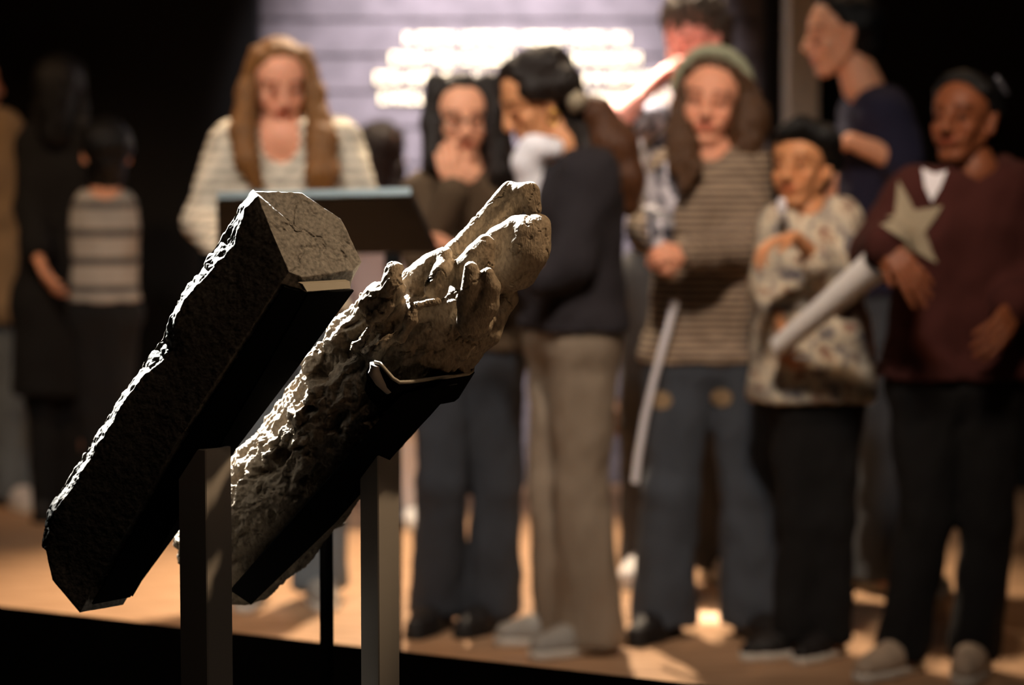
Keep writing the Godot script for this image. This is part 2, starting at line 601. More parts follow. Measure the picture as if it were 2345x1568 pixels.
	for id in active:
		var inside := F[id] < 0
		for ax in 3:
			var s0 := 1 if ax == 0 else (sy if ax == 1 else sz)
			if (F[id + s0] < 0) == inside:
				continue
			var s1 := sy if ax == 0 else (sz if ax == 1 else 1)
			var s2 := sz if ax == 0 else (1 if ax == 1 else sy)
			if id < s1 + s2:
				continue
			var a := where[id]
			var c1 := where[id - s1]
			var c2 := where[id - s1 - s2]
			var c3 := where[id - s2]
			if c1 < 0 or c2 < 0 or c3 < 0:
				continue
			if inside:
				I.append_array([a, c2, c1, a, c3, c2])
			else:
				I.append_array([a, c1, c2, a, c2, c3])
	return {"v": V, "n": N, "i": I, "c": PackedColorArray()}


func join(m: Dictionary, o: Dictionary, t := Transform3D(), mirrored := false) -> void:
	var s: int = m.v.size()
	var nb := t.basis.inverse().transposed()
	for k in o.v.size():
		m.v.append(t * o.v[k])
		m.n.append((nb * o.n[k]).normalized())
	if o.c.size() or m.c.size():
		while m.c.size() < s:
			m.c.append(Color.WHITE)
		for k in o.v.size():
			m.c.append(o.c[k] if o.c.size() else Color.WHITE)
	var ix: PackedInt32Array = o.i
	for k in range(0, ix.size(), 3):
		if mirrored:
			m.i.append_array([s + ix[k], s + ix[k + 2], s + ix[k + 1]])
		else:
			m.i.append_array([s + ix[k], s + ix[k + 1], s + ix[k + 2]])


func inside_of(b: PackedFloat32Array, k: float, p: Vector3) -> float:
	var f := 1.0
	for q in b.size() / 9:
		var a := Vector3(b[q * 9], b[q * 9 + 1], b[q * 9 + 2])
		var d := Vector3(b[q * 9 + 4], b[q * 9 + 5], b[q * 9 + 6]) - a
		var t := clampf((p - a).dot(d) / maxf(d.length_squared(), 1e-9), 0, 1)
		var e := (p - a - d * t).length() - lerpf(b[q * 9 + 3], b[q * 9 + 7], t)
		var g := maxf(k - absf(f - e), 0.0) / k
		f = minf(f, e) - g * g * k * 0.25
	return f


# ---------------------------------------------------------------- the room
func slab_box(called: String, lo: Vector3, hi: Vector3, material: String, parent: Node = null) -> MeshInstance3D:
	var m := shape()
	var c := (lo + hi) / 2.0
	if parent == null:
		box(m, Vector3.ZERO, hi - lo, Basis(), 0.004)
		var o := obj(called, m, material)
		o.position = c
		structure(o)
		return o
	box(m, c - parent.position, hi - lo, Basis(), 0.004)
	return obj(called, m, material, parent)


func build_room() -> void:
	var side := 3.3
	var high := 3.9
	slab_box("floor", Vector3(-side, -0.15, -WALL - 0.4), Vector3(side, 0, 2.2), "floor_wood")
	slab_box("ceiling", Vector3(-side, high, -WALL - 0.4), Vector3(side, high + 0.15, 2.2), "ceiling_paint")
	slab_box("wall_left", Vector3(-side - 0.2, 0, -WALL - 0.4), Vector3(-side, high, 2.2), "black_paint")
	slab_box("wall_right", Vector3(side, 0, -WALL - 0.4), Vector3(side + 0.2, high, 2.2), "black_paint")
	slab_box("wall_front", Vector3(-side, 0, 2.2), Vector3(side, high, 2.4), "black_paint")
	# the far wall: boards in the middle, black partitions on both sides
	var xl := P(597, 300, WALL).x
	var xr := P(1745, 300, WALL).x
	var wall := slab_box("wall_back", Vector3(-side, 0, -WALL - 0.3), Vector3(side, high, -WALL - 0.03), "wall_paint")
	var y := 0.002
	var k := 0
	var rng := RandomNumberGenerator.new()
	rng.seed = 8
	while y < high - 0.05:
		var hh := 0.137
		var m := shape()
		box(m, Vector3((xl + xr) / 2, y + hh / 2, -WALL - 0.018 + rng.randf_range(-0.004, 0.004)) - wall.position, Vector3(xr - xl, hh - 0.008, 0.03), Basis(), 0.004)
		obj("board", m, "wall_paint", wall)
		y += hh
		k += 1
	slab_box("wall_back_left", Vector3(-side, 0, -WALL - 0.03), Vector3(xl, high, -WALL + 0.12), "black_paint")
	slab_box("wall_back_right", Vector3(xr, 0, -WALL - 0.03), Vector3(side, high, -WALL + 0.12), "black_paint")
	slab_box("pillar", Vector3(P(1803, 200, 9.0).x, 0, -9.17), Vector3(P(1872, 200, 9.0).x, high, -8.95), "pillar_paint")
	build_letters()
	for q in lamps:
		spotlight(q[0], q[1], q[2], q[3])


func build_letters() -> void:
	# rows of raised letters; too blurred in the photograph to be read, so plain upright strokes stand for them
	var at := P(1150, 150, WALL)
	var t := thing("wall_sign", Vector3(at.x, at.y, -WALL), "rows of raised pale letters with added glow on the grey boarded wall", "sign")
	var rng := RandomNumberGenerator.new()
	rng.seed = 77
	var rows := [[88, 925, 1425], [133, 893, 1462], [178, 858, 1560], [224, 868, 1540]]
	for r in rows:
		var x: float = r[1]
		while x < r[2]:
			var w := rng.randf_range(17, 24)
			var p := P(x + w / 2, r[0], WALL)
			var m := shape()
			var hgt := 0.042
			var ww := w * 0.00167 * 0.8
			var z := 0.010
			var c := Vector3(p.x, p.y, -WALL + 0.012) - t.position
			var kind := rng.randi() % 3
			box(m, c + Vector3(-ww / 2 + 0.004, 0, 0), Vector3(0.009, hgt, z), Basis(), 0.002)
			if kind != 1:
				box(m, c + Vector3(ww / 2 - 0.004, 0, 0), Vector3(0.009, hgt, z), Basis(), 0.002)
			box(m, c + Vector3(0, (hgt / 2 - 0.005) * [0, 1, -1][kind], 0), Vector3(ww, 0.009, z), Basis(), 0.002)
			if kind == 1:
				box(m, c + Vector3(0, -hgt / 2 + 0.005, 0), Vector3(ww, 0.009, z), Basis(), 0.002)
			obj("letter_glow_added", m, "metal_glow_added", t)
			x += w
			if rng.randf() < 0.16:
				x += 12
	mats["metal_glow_added"].emission_enabled = true  # glow added for brightness; the letters are spot-lit, not lamps
	mats["metal_glow_added"].emission = Color(1.0, 0.93, 0.76)
	mats["metal_glow_added"].emission_energy_multiplier = 1.2
	var a := AreaLight3D.new()  # added light to go with the letter glow, no lamp stands here
	a.name = "added_letter_light"
	a.area_size = Vector2(0.95, 0.3)
	a.light_energy = 0.15
	a.light_color = Color(1.0, 0.93, 0.8)
	a.position = Vector3(at.x, at.y, -WALL + 0.05)
	a.rotation.y = PI
	a.shadow_enabled = true
	add_child(a)


func spotlight(at: Vector3, dir: Vector3, col: Color, label: String) -> void:
	var t := thing("spotlight", at, label, "spotlight")
	var y := -dir
	var x := y.cross(Vector3(0.1, 0.2, 1)).normalized()
	var b := Transform3D(Basis(x, y, x.cross(y)), y * 0.04)
	var m := shape()
	lathe(m, b, [[0.0, 0.17], [0.03, 0.17], [0.036, 0.16], [0.036, 0.0], [0.033, -0.004], [0.031, 0.0], [0.031, 0.025], [0.0, 0.025]])
	obj("housing", m, "lamp_black", t)
	var l := shape()
	lathe(l, b, [[0.0, 0.016], [0.020, 0.018], [0.030, 0.024]])
	var key := "lens_" + label
	var g := mat(key, Color(0.9, 0.9, 0.9), 0.3)
	g.emission_enabled = true
	g.emission = col
	g.emission_energy_multiplier = 2.0
	obj("lamp_lens", l, key, t)
	var s := shape()
	tube(s, [y * 0.14, Vector3(0, 3.9 - at.y, 0) + y * 0.14], 0.008, 8)
	obj("stem", s, "lamp_black", t)


func build_plinth() -> void:
	# the dark platform that the exhibits stand on; its far edge runs aslant
	var top := 0.4
	var a := P(0, 1392, 4.72)
	var c := P(1500, 1566, 4.06)
	var dir := (c - a)
	dir.y = 0
	dir = dir.normalized()
	var l := a - dir * 0.9
	var r := c + dir * 0.9
	var back := Vector3(dir.z, 0, -dir.x)
	if back.z < 0:
		back = -back
	var m := shape()
	var poly := []
	for p in [l, r, r + back * 2.3, l + back * 2.3]:
		poly.append(Vector3(p.x, top, p.z))
	var base := Vector3((l.x + r.x) / 2, 0, (l.z + r.z) / 2) + back * 1.15
	var body := []
	for p in poly:
		body.append(p - base)
	slab(m, body, Vector3(0, -0.04, 0))
	var o := thing("plinth", base, "low black platform under the two exhibits with a slanting far edge", "plinth")
	obj("top_board", m, "plinth_black", o)
	var s := shape()
	var inner := []
	for p in body:
		inner.append(Vector3(p.x * 0.97, top - 0.04, p.z * 0.97))
	slab(s, inner, Vector3(0, -(top - 0.04), 0))
	obj("skirt", s, "plinth_black", o)


# ---------------------------------------------------------------- exhibit one: the dark stone prism
func along(path: Array, t: float) -> Vector3:
	# path of [t, px, py, d]
	for k in path.size() - 1:
		if t <= path[k + 1][0] or k == path.size() - 2:
			var f := clampf((t - path[k][0]) / (path[k + 1][0] - path[k][0]), 0.0, 1.0)
			return P(lerpf(path[k][1], path[k + 1][1], f), lerpf(path[k][2], path[k + 1][2], f), lerpf(path[k][3], path[k + 1][3], f) - 0.05)
	return Vector3.ZERO


func column_edges() -> Array:
	# outer left arris: the photographed outline, from the foot to the head
	var left := [[95, 1250], [97, 1224], [111, 1160], [148, 1109], [187, 1049], [218, 997], [241, 963], [280, 901], [318, 852], [333, 821], [371, 775], [381, 748], [391, 725], [414, 672], [452, 626], [475, 587], [509, 542], [530, 511], [551, 465], [580, 438]]
	var wide := [9, 10, 12, 13, 13, 12, 12, 10, 9, 22, 26, 20, 8, 11, 13, 19, 24, 14, 11, 10]
	var e0 := []
	var e1 := []
	for k in left.size():
		var t := clampf((1240.0 - left[k][1]) / 800.0, 0.0, 1.0)
		if k == 0:
			t = 0.0
		elif k == 1:
			t = 0.02
		if k == left.size() - 1:
			t = 1.0
		e0.append([t, left[k][0], left[k][1], lerpf(3.205, 3.02, t)])
		e1.append([t, left[k][0] + wide[k] * 1.05, left[k][1] + wide[k] * 0.9, lerpf(3.18, 2.99, t)])
	return [
		e0,
		e1,
		[[0.0, 120, 1327, 3.172], [0.04, 152, 1300, 3.168], [0.5, 372, 930, 3.075], [0.93, 604, 555, 2.985], [1.0, 618, 520, 2.98]],
		[[0.0, 183, 1402, 3.16], [0.06, 215, 1345, 3.155], [0.5, 405, 1010, 3.06], [0.95, 640, 650, 2.968], [1.0, 662, 622, 2.963]],
		[[0.0, 282, 1384, 3.19], [0.06, 312, 1325, 3.185], [0.95, 700, 668, 2.985], [1.0, 690, 634, 2.968]],
		[[0.0, 312, 1335, 3.25], [0.05, 320, 1312, 3.25], [0.25, 414, 1190, 3.215], [0.5, 532, 1022, 3.16], [0.95, 803, 662, 3.055], [1.0, 808, 618, 3.035]],
		[[0.0, 300, 1290, 3.275], [0.6, 545, 885, 3.16], [0.97, 815, 625, 3.065], [1.0, 828, 600, 3.05]],
		[[0.0, 240, 1240, 3.28], [0.6, 500, 800, 3.16], [0.97, 770, 505, 3.07], [1.0, 781, 501, 3.06]],
		[[0.0, 200, 1230, 3.275], [0.6, 460, 800, 3.155], [0.97, 690, 460, 3.06], [1.0, 691, 441, 3.05]],
	]


func build_column() -> void:
	var edges := column_edges()
	var nu := 330
	var na := 26
	var ring := edges.size() * na
	var m := shape()
	var noise := FastNoiseLite.new()
	noise.seed = 4
	noise.frequency = 14.0
	noise.fractal_octaves = 5
	var chips := FastNoiseLite.new()
	chips.seed = 12
	chips.frequency = 42.0
	chips.fractal_octaves = 4
	var v := PackedVector3Array()
	for u in nu + 1:
		var t := float(u) / nu
		var pts := []
		for e in edges:
			pts.append(along(e, t))
		var c := Vector3.ZERO
		for p in pts:
			c += p
		c /= pts.size()
		for q in edges.size():
			var a: Vector3 = pts[q]
			var b: Vector3 = pts[(q + 1) % edges.size()]
			for k in na:
				v.append(a.lerp(b, float(k) / na))
	for k in range(0, nu):
		for j in ring:
			var a := k * ring + j
			var b := k * ring + (j + 1) % ring
			m.i.append_array([a, b, b + ring, a, b + ring, a + ring])
	# head: the broken end face, and the foot
	var head := nu * ring
	for e in [0, 1]:
		var base := head if e == 1 else 0
		var c := Vector3.ZERO
		for j in ring:
			c += v[base + j]
		c /= ring
		var rings := 44 if e == 1 else 4
		var last := base
		for r in range(1, rings):
			var f := 1.0 - float(r) / rings
			var s := v.size()
			for j in ring:
				var p := c.lerp(v[base + j], f)
				v.append(p)
			for j in ring:
				var j2 := (j + 1) % ring
				if e == 1:
					m.i.append_array([last + j, last + j2, s + j2, last + j, s + j2, s + j])
				else:
					m.i.append_array([last + j, s + j2, last + j2, last + j, s + j, s + j2])
			last = s
		var s2 := v.size()
		v.append(c)
		for j in ring:
			if e == 1:
				m.i.append_array([last + j, last + (j + 1) % ring, s2])
			else:
				m.i.append_array([last + j, s2, last + (j + 1) % ring])
	m.v = v
	smooth(m)
	# which way the fronts turn
	var mid := Vector3.ZERO
	for j in ring:
		mid += v[(nu / 2) * ring + j]
	mid /= ring
	if m.n[(nu / 2) * ring + 10].dot(v[(nu / 2) * ring + 10] - mid) < 0:
		var ix: PackedInt32Array = m.i
		for k in range(0, ix.size(), 3):
			var w := ix[k]
			ix[k] = ix[k + 1]
			ix[k + 1] = w
		m.i = ix
		smooth(m)
	# rough, chipped surface
	var n: PackedVector3Array = m.n
	for k in v.size():
		var p := v[k]
		var d := noise.get_noise_3dv(p) * 0.0011 + chips.get_noise_3dv(p) * 0.0005
		if k < (nu + 1) * ring:
			var j := k % ring
			if j < 2 * na:   # the broken upper left arris is rougher
				d += (absf(chips.get_noise_3dv(p * 0.7)) * 0.005 - 0.0015) * (1.0 if j < na else clampf(1.0 - float(j - na) / (na * 0.3), 0.0, 1.0))
		else:
			var g := noise.get_noise_3dv(p * 0.7 + Vector3(3, 1, 7))
			d += noise.get_noise_3dv(p * 2.5) * 0.0022 - maxf(0.0, 0.035 - absf(g)) * 0.06
		v[k] = p + n[k] * d
	m.v = v
	smooth(m)
	var base := P(250, 1300, 3.17)
	var o := obj("stone_prism", m, "dark_stone", null, base)
	tag(o, "dark rough stone prism with a flat broken end leaning on a steel post", "stone relic")
	# its mount: a square post, a bed plate under the stone and an end stop
	var foot := P(474, 1568, 3.05)
	var mt := thing("exhibit_mount", Vector3(foot.x, 0.4, foot.z), "dark square steel post and bed plate holding the stone prism", "display mount")
	var org := mt.position
	var ps := shape()
	var topy := P(495, 1022, 3.05).y
	var turn := Basis(Vector3.UP, deg_to_rad(-35.5))
	box(ps, Vector3(foot.x, (0.4 + topy) / 2, foot.z), Vector3(0.0478, topy - 0.4, 0.0478), turn, 0.0015)
	obj("post", ps, "mount_steel", mt, org)
	var pl := shape()
	# the bed: two long strips that meet in an obtuse angle under the stone
	for q in [[3, 4, 0.12], [4, 5, 0.0]]:
		var ts := [0.025, 0.25, 0.5, 0.75, 0.955]
		for k in 4:
			var strip := []
			for t in [ts[k], ts[k + 1]]:
				strip.append(along(edges[q[0]], t).lerp(along(edges[q[1]], t), q[2]))
			for t in [ts[k + 1], ts[k]]:
				strip.append(along(edges[q[1]], t))
			var n2: Vector3 = (strip[1] - strip[0]).cross(strip[2] - strip[0]).normalized()
			if n2.z < 0:
				n2 = -n2
			for w in strip.size():
				strip[w] += n2 * 0.0035
			slab(pl, strip, n2 * 0.003)
	obj("bed_plate", pl, "mount_black", mt, org)
	var jn := shape()
	box(jn, Vector3(foot.x, topy + 0.004, foot.z), Vector3(0.034, 0.05, 0.034), turn, 0.002)
	obj("bracket", jn, "mount_black", mt, org)
	var st := shape()
	slab(st, [P(693, 650, 2.91), P(801, 644, 2.965), P(803, 660, 2.962), P(703, 667, 2.906)], Vector3(-0.006, 0.002, -0.006))
	obj("end_stop", st, "mount_edge", mt, org, "pale bent end stop")


# ---------------------------------------------------------------- exhibit two: the gnarled relic
func pr(b: PackedFloat32Array, list: Array, carve := 0.0) -> void:
	# a chain of bones from [px, py, depth, radius in pixels]
	for k in list.size() - 1:
		var a: Array = list[k]
		var c: Array = list[k + 1]
		bone(b, P(a[0], a[1], a[2]), a[3] * a[2] / FPX, P(c[0], c[1], c[2]), c[3] * c[2] / FPX, carve)


func build_relic() -> void:
	var b := PackedFloat32Array()
	# the trunk, from the lower end up to the wrist
	pr(b, [[545, 1245, 3.30, 138], [600, 1190, 3.27, 141], [684, 1095, 3.22, 138], [835, 908, 3.13, 138], [930, 815, 3.09, 126], [1008, 762, 3.06, 108]])
	# the mass of the hand-like end
	pr(b, [[1008, 762, 3.06, 108], [1058, 722, 3.055, 80]])
	pr(b, [[1058, 722, 3.055, 80], [1096, 722, 3.035, 44]])
	# low rim that curves up behind to the thick knob
	pr(b, [[1080, 775, 3.05, 44], [1118, 762, 3.05, 28], [1146, 722, 3.065, 17], [1166, 682, 3.075, 22]])
	# the thick blunt knob with a flat top
	pr(b, [[1150, 640, 3.085, 32], [1184, 616, 3.06, 47], [1207, 574, 3.045, 51], [1213, 540, 3.045, 47]])
	pr(b, [[1186, 520, 3.05, 27], [1234, 518, 3.045, 26], [1234, 560, 3.045, 26]])
	pr(b, [[1178, 524, 3.05, 26], [1142, 544, 3.06, 26], [1105, 572, 3.075, 26]])
	pr(b, [[1128, 580, 3.065, 26], [1140, 620, 3.065, 28], [1120, 660, 3.06, 30]])
	# the farther square-ended knob, like a board
	pr(b, [[1166, 432, 3.09, 18], [1102, 512, 3.10, 22], [1046, 580, 3.10, 28], [1008, 655, 3.10, 40]])
	pr(b, [[1190, 446, 3.085, 28], [1150, 505, 3.09, 30], [1086, 590, 3.10, 34]])
	pr(b, [[1211, 440, 3.08, 26], [1221, 478, 3.08, 20]])
	# curled knobs in front
	pr(b, [[1112, 560, 3.0, 22], [1094, 586, 3.0, 30], [1058, 630, 3.02, 34]])
	pr(b, [[1112, 561, 3.0, 22], [1117, 606, 2.998, 18]])
	pr(b, [[1078, 616, 2.965, 18], [1080, 648, 2.966, 20], [1074, 696, 2.99, 32]])
	pr(b, [[1117, 628, 2.963, 16], [1126, 656, 2.965, 19], [1116, 698, 2.975, 26], [1088, 738, 2.995, 42]])
	# low knobs along the back
	pr(b, [[1018, 579, 3.02, 16], [985, 607, 3.03, 26], [948, 644, 3.045, 33]])
	pr(b, [[1020, 581, 3.02, 15], [1014, 622, 3.005, 22], [998, 656, 3.01, 32]])
	pr(b, [[905, 622, 2.995, 24], [902, 650, 2.992, 27], [878, 695, 3.03, 50]])
	pr(b, [[846, 712, 3.06, 42], [794, 784, 3.09, 50]])
	pr(b, [[740, 800, 3.10, 22], [715, 830, 3.10, 26]])
	# ridges on the face of the mass
	pr(b, [[918, 776, 2.99, 15], [942, 730, 2.98, 13], [954, 704, 2.982, 10], [1002, 690, 2.985, 9]])
	pr(b, [[812, 800, 3.03, 16], [853, 736, 3.015, 13], [892, 700, 2.99, 12]])
	pr(b, [[846, 826, 3.03, 15], [884, 784, 3.0, 12], [905, 768, 2.995, 10]])
	pr(b, [[760, 880, 3.07, 15], [800, 838, 3.05, 13], [832, 812, 3.035, 10]])
	pr(b, [[680, 960, 3.10, 16], [716, 912, 3.085, 14], [742, 880, 3.075, 12]])
	pr(b, [[620, 1040, 3.14, 16], [655, 990, 3.12, 14], [690, 1000, 3.10, 12], [715, 985, 3.085, 10]])
	# hollows
	pr(b, [[1050, 570, 3.0, 12], [1042, 610, 2.965, 16], [1034, 650, 2.955, 17]], 1.0)
	pr(b, [[1148, 640, 2.99, 11], [1146, 690, 3.0, 15], [1120, 735, 2.985, 9]], 1.0)
	pr(b, [[1172, 690, 3.03, 15], [1146, 712, 3.025, 15]], 1.0)
	pr(b, [[938, 625, 3.0, 12], [938, 660, 2.985, 15], [922, 710, 2.955, 15]], 1.0)
	pr(b, [[965, 690, 2.925, 14], [940, 735, 2.92, 18]], 1.0)
	pr(b, [[880, 735, 2.93, 18], [885, 760, 2.93, 16]], 1.0)
	pr(b, [[560, 1130, 3.06, 26], [545, 1175, 3.06, 30]], 1.0)
	pr(b, [[690, 845, 3.06, 10], [705, 880, 3.02, 12]], 1.0)
	pr(b, [[842, 800, 2.95, 12], [825, 850, 2.95, 14]], 1.0)
	# laid out on a grid that runs along the trunk
	var axis := (P(1008, 762, 3.06) - P(600, 1190, 3.27)).normalized()
	var zz := (Vector3(0, 0, 1) - axis * axis.z).normalized()
	var frame := Transform3D(Basis(axis.cross(zz), axis, zz), P(835, 908, 3.13))
	var inv := frame.affine_inverse()
	var lb := b.duplicate()
	for q in b.size() / 9:
		var p := inv * Vector3(b[q * 9], b[q * 9 + 1], b[q * 9 + 2])
		var r := inv * Vector3(b[q * 9 + 4], b[q * 9 + 5], b[q * 9 + 6])
		lb[q * 9] = p.x
		lb[q * 9 + 1] = p.y
		lb[q * 9 + 2] = p.z
		lb[q * 9 + 4] = r.x
		lb[q * 9 + 5] = r.y
		lb[q * 9 + 6] = r.z
	var cuts := []
	for q in [[[1195, 413, 3.08], Vector3(0.0, 0.98, -0.1), 0.03], [[1206, 450, 3.069], Vector3(0.35, 0.05, 0.93), 0.022], [[1212, 491, 3.036], Vector3(0.05, 0.97, 0.2), 0.027], [[1260, 530, 3.04], Vector3(0.98, 0.0, 0.15), 0.036],
			[[1022, 566, 3.02], Vector3(-0.1, 0.95, 0.3), 0.02], [[927, 630, 2.99], Vector3(0.95, 0.1, 0.3), 0.03]]:
		cuts.append([inv * P(q[0][0], q[0][1], q[0][2]), (inv.basis * q[1]).normalized(), q[2]])
	var m := nets(lb, 0.0055, 0.003, -1e9, 1e9, cuts)
	finer(m)
	var coarse := FastNoiseLite.new()
	coarse.seed = 21
	coarse.frequency = 15.0
	coarse.fractal_type = FastNoiseLite.FRACTAL_RIDGED
	coarse.fractal_octaves = 4
	var fine := FastNoiseLite.new()
	fine.seed = 5
	fine.frequency = 60.0
	fine.fractal_octaves = 4
	var pits := FastNoiseLite.new()
	pits.seed = 9
	pits.frequency = 26.0
	pits.fractal_octaves = 3
	var v: PackedVector3Array = m.v
	var n: PackedVector3Array = m.n
	for k in v.size():
		var p := v[k]
		# eroded on the upper side, smoother underneath and on the end knobs
		var up := smoothstep(0.045, -0.03, p.x) * smoothstep(0.165, 0.095, p.y)
		var hand := smoothstep(0.25, 0.14, p.y)
		var q := Vector3(p.x, p.y * 0.55, p.z)
		var warp := Vector3(fine.get_noise_3dv(p * 0.3), 0, fine.get_noise_3dv(p * 0.3 + Vector3(5, 5, 5))) * 0.014
		var d := (coarse.get_noise_3dv(q + warp) - 0.25) * lerpf(lerpf(0.0008, 0.0050, hand), 0.0125, up)
		d += fine.get_noise_3dv(q) * lerpf(lerpf(0.0006, 0.0013, hand), 0.0026, up)
		d -= maxf(0.0, pits.get_noise_3dv(q + Vector3(2, 2, 2)) - 0.14) * lerpf(lerpf(0.003, 0.02, hand), 0.045, up)
		# drying cracks along the grain
		d -= smoothstep(0.055, 0.0, absf(pits.get_noise_3dv(Vector3(p.x, p.y * 0.22, p.z) * 0.8 + warp))) * 0.0022
		v[k] = p + n[k] * d
	for k in v.size():
		v[k] = frame * v[k]
	m.v = v
	smooth(m)
	var base := P(600, 1190, 3.27)
	var o := obj("gnarled_relic", m, "weathered_relic", null, base)
	tag(o, "gnarled weathered brown relic with knobby finger-like end resting on a steel cradle", "relic")
	# its mount: square post, bent cradle, long rail, rear post with a clip
	var foot := P(871, 1568, 3.07)
	var mt := thing("exhibit_mount", Vector3(foot.x, 0.4, foot.z), "dark square steel post with bent cradle and rear post holding the gnarled relic", "display mount")
	var org := mt.position
	var turn := Basis(Vector3.UP, deg_to_rad(-46.0))
	var topy := P(890, 1004, 3.07).y
	var ps := shape()
	box(ps, Vector3(foot.x, (0.4 + topy) / 2, foot.z), Vector3(0.036, topy - 0.4, 0.036), turn, 0.0015)
	obj("post", ps, "mount_steel", mt, org)
	var nk := shape()
	box(nk, Vector3(foot.x + 0.004, topy + 0.02, foot.z), Vector3(0.026, 0.06, 0.026), turn, 0.002)
	obj("bracket", nk, "mount_black", mt, org)
	# cradle: a strip bent round the underside
	var path := [[852, 838, 2.975], [858, 829, 2.972], [870, 832, 2.968], [884, 848, 2.962], [900, 866, 2.958], [915, 875, 2.957], [940, 874, 2.965], [1000, 866, 3.0], [1050, 859, 3.035], [1074, 855, 3.055], [1082, 849, 3.062], [1083, 840, 3.064], [1078, 829, 3.066]]
	var run := P(905, 935, 3.03) - P(940, 874, 2.965)
	var cr := shape()
	var s: int = 0
	for k in path.size():
		var p := P(path[k][0], path[k][1], path[k][2])
		var p0 := P(path[maxi(k - 1, 0)][0], path[maxi(k - 1, 0)][1], path[maxi(k - 1, 0)][2])
		var p1 := P(path[mini(k + 1, 12)][0], path[mini(k + 1, 12)][1], path[mini(k + 1, 12)][2])
		var dn := run.cross(p1 - p0).normalized()
		if dn.y > 0 and k > 3 or (k <= 3 and dn.x > 0):
			dn = -dn
		var w := run * (0.25 + 0.75 * smoothstep(0.0, 2.5, k))
		for c in [p, p + dn * 0.0035, p + dn * 0.0035 + w, p + w]:
			cr.v.append(c)
	for k in path.size() - 1:
		var mid := Vector3.ZERO
		for j in 8:
			mid += cr.v[k * 4 + j] / 8.0
		for j in 4:
			var j2 := (j + 1) % 4
			s += 1
			fix_into(cr, mid, [k * 4 + j, k * 4 + j2, k * 4 + 4 + j2, k * 4 + 4 + j])
	var flat := shape()
	for k in range(0, cr.i.size(), 3):
		var q: int = flat.v.size()
		var a: Vector3 = cr.v[cr.i[k]]
		var c: Vector3 = cr.v[cr.i[k + 1]]
		var e: Vector3 = cr.v[cr.i[k + 2]]
		var nn := (e - a).cross(c - a).normalized()
		flat.v.append_array([a, c, e])
		flat.n.append_array([nn, nn, nn])
		flat.i.append_array([q, q + 1, q + 2])
	obj("cradle", flat, "mount_black", mt, org, "bent black steel cradle strip")
	var rim := shape()
	var line := []
	for k in range(1, path.size()):
		line.append(P(path[k][0], path[k][1], path[k][2] - 0.002))
	tube(rim, line, 0.0024, 8)  # pale tube: light caught by the edge, put into its colour
	obj("cradle_edge", rim, "mount_edge", mt, org, "pale front edge of the cradle with caught light painted in")
	var lip := shape()
	tube(lip, [P(862, 834, 2.97), P(858, 850, 2.972), P(872, 870, 2.978), P(895, 890, 2.985)], 0.0085, 12)
	obj("cradle_tongue", lip, "mount_steel", mt, org)
	var rail := shape()
	var out := Vector3(0.2, -0.2, 0.9).normalized()
	slab(rail, [P(925, 900, 2.972), P(528, 1352, 3.17), P(575, 1384, 3.20), P(770, 1195, 3.12), P(930, 1010, 3.04), P(985, 952, 3.016), P(1048, 880, 2.984)], -out * 0.004)
	obj("rail", rail, "mount_black", mt, org)
	var rear := shape()
	var rp := P(749, 1568, 3.45)
	var ry := P(760, 1208, 3.45).y
	box(rear, Vector3(rp.x, (0.4 + ry) / 2, rp.z), Vector3(0.015, ry - 0.4, 0.015), turn, 0.001)
	obj("rear_post", rear, "mount_black", mt, org)
	var clip := shape()
	tube(clip, [P(735, 1215, 3.30), P(760, 1207, 3.36), P(784, 1198, 3.42), P(789, 1188, 3.43), P(778, 1184, 3.43)], 0.004, 8)
	obj("clip", clip, "mount_edge", mt, org)


func fix_into(m: Dictionary, c: Vector3, q: Array) -> void:
	var v: PackedVector3Array = m.v
	var g: Vector3 = (v[q[2]] - v[q[0]]).cross(v[q[1]] - v[q[0]])
	if g.dot((v[q[0]] + v[q[2]]) / 2 - c) >= 0:
		m.i.append_array([q[0], q[1], q[2], q[0], q[2], q[3]])
	else:
		m.i.append_array([q[0], q[2], q[1], q[0], q[3], q[2]])


# ---------------------------------------------------------------- the reading desk behind the exhibits
func build_lectern() -> void:
	var d := 5.55
	var t := thing("reading_desk", Vector3(P(700, 600, d).x, 0, -d), "black slanted reading desk in front of the visitor in the striped sweater", "reading desk")
	var org := t.position
	var m := shape()
	# the board leans: its upper edge is on the lens side, its reading face is turned to the visitor
	var a := P(497, 460, d - 0.16)
	var b := P(940, 450, d - 0.16)
	var c := P(1000, 578, d + 0.06)
	var e := P(497, 588, d + 0.06)
	var up := (a - e).normalized()
	var back := up.cross(b - a).normalized()
	if back.z > 0:
		back = -back
	slab(m, [a, b, c, e], back * 0.022)
	obj("panel", m, "lectern_black", t, org)
	var f := shape()
	slab(f, [a + back * 0.002 + up * 0.001, b + back * 0.002 + up * 0.001, b + back * 0.002 + up * 0.006, a + back * 0.002 + up * 0.006], back * 0.018)  # spotlit edge of the board, its brightness put into a pale colour
	obj("top_edge", f, "lectern_lit_edge", t, org, "pale blue-grey upper edge with its light put into the colour")
	for px in [477.0, 899.0]:
		var l := shape()
		var p := P(px, 590, d - 0.1)
		box(l, Vector3(p.x, p.y / 2, p.z), Vector3(0.035, p.y + 0.02, 0.05), Basis(), 0.002)
		obj("leg", l, "lectern_black", t, org)


# ---------------------------------------------------------------- people
var head_made := {}
var hands_made := {}


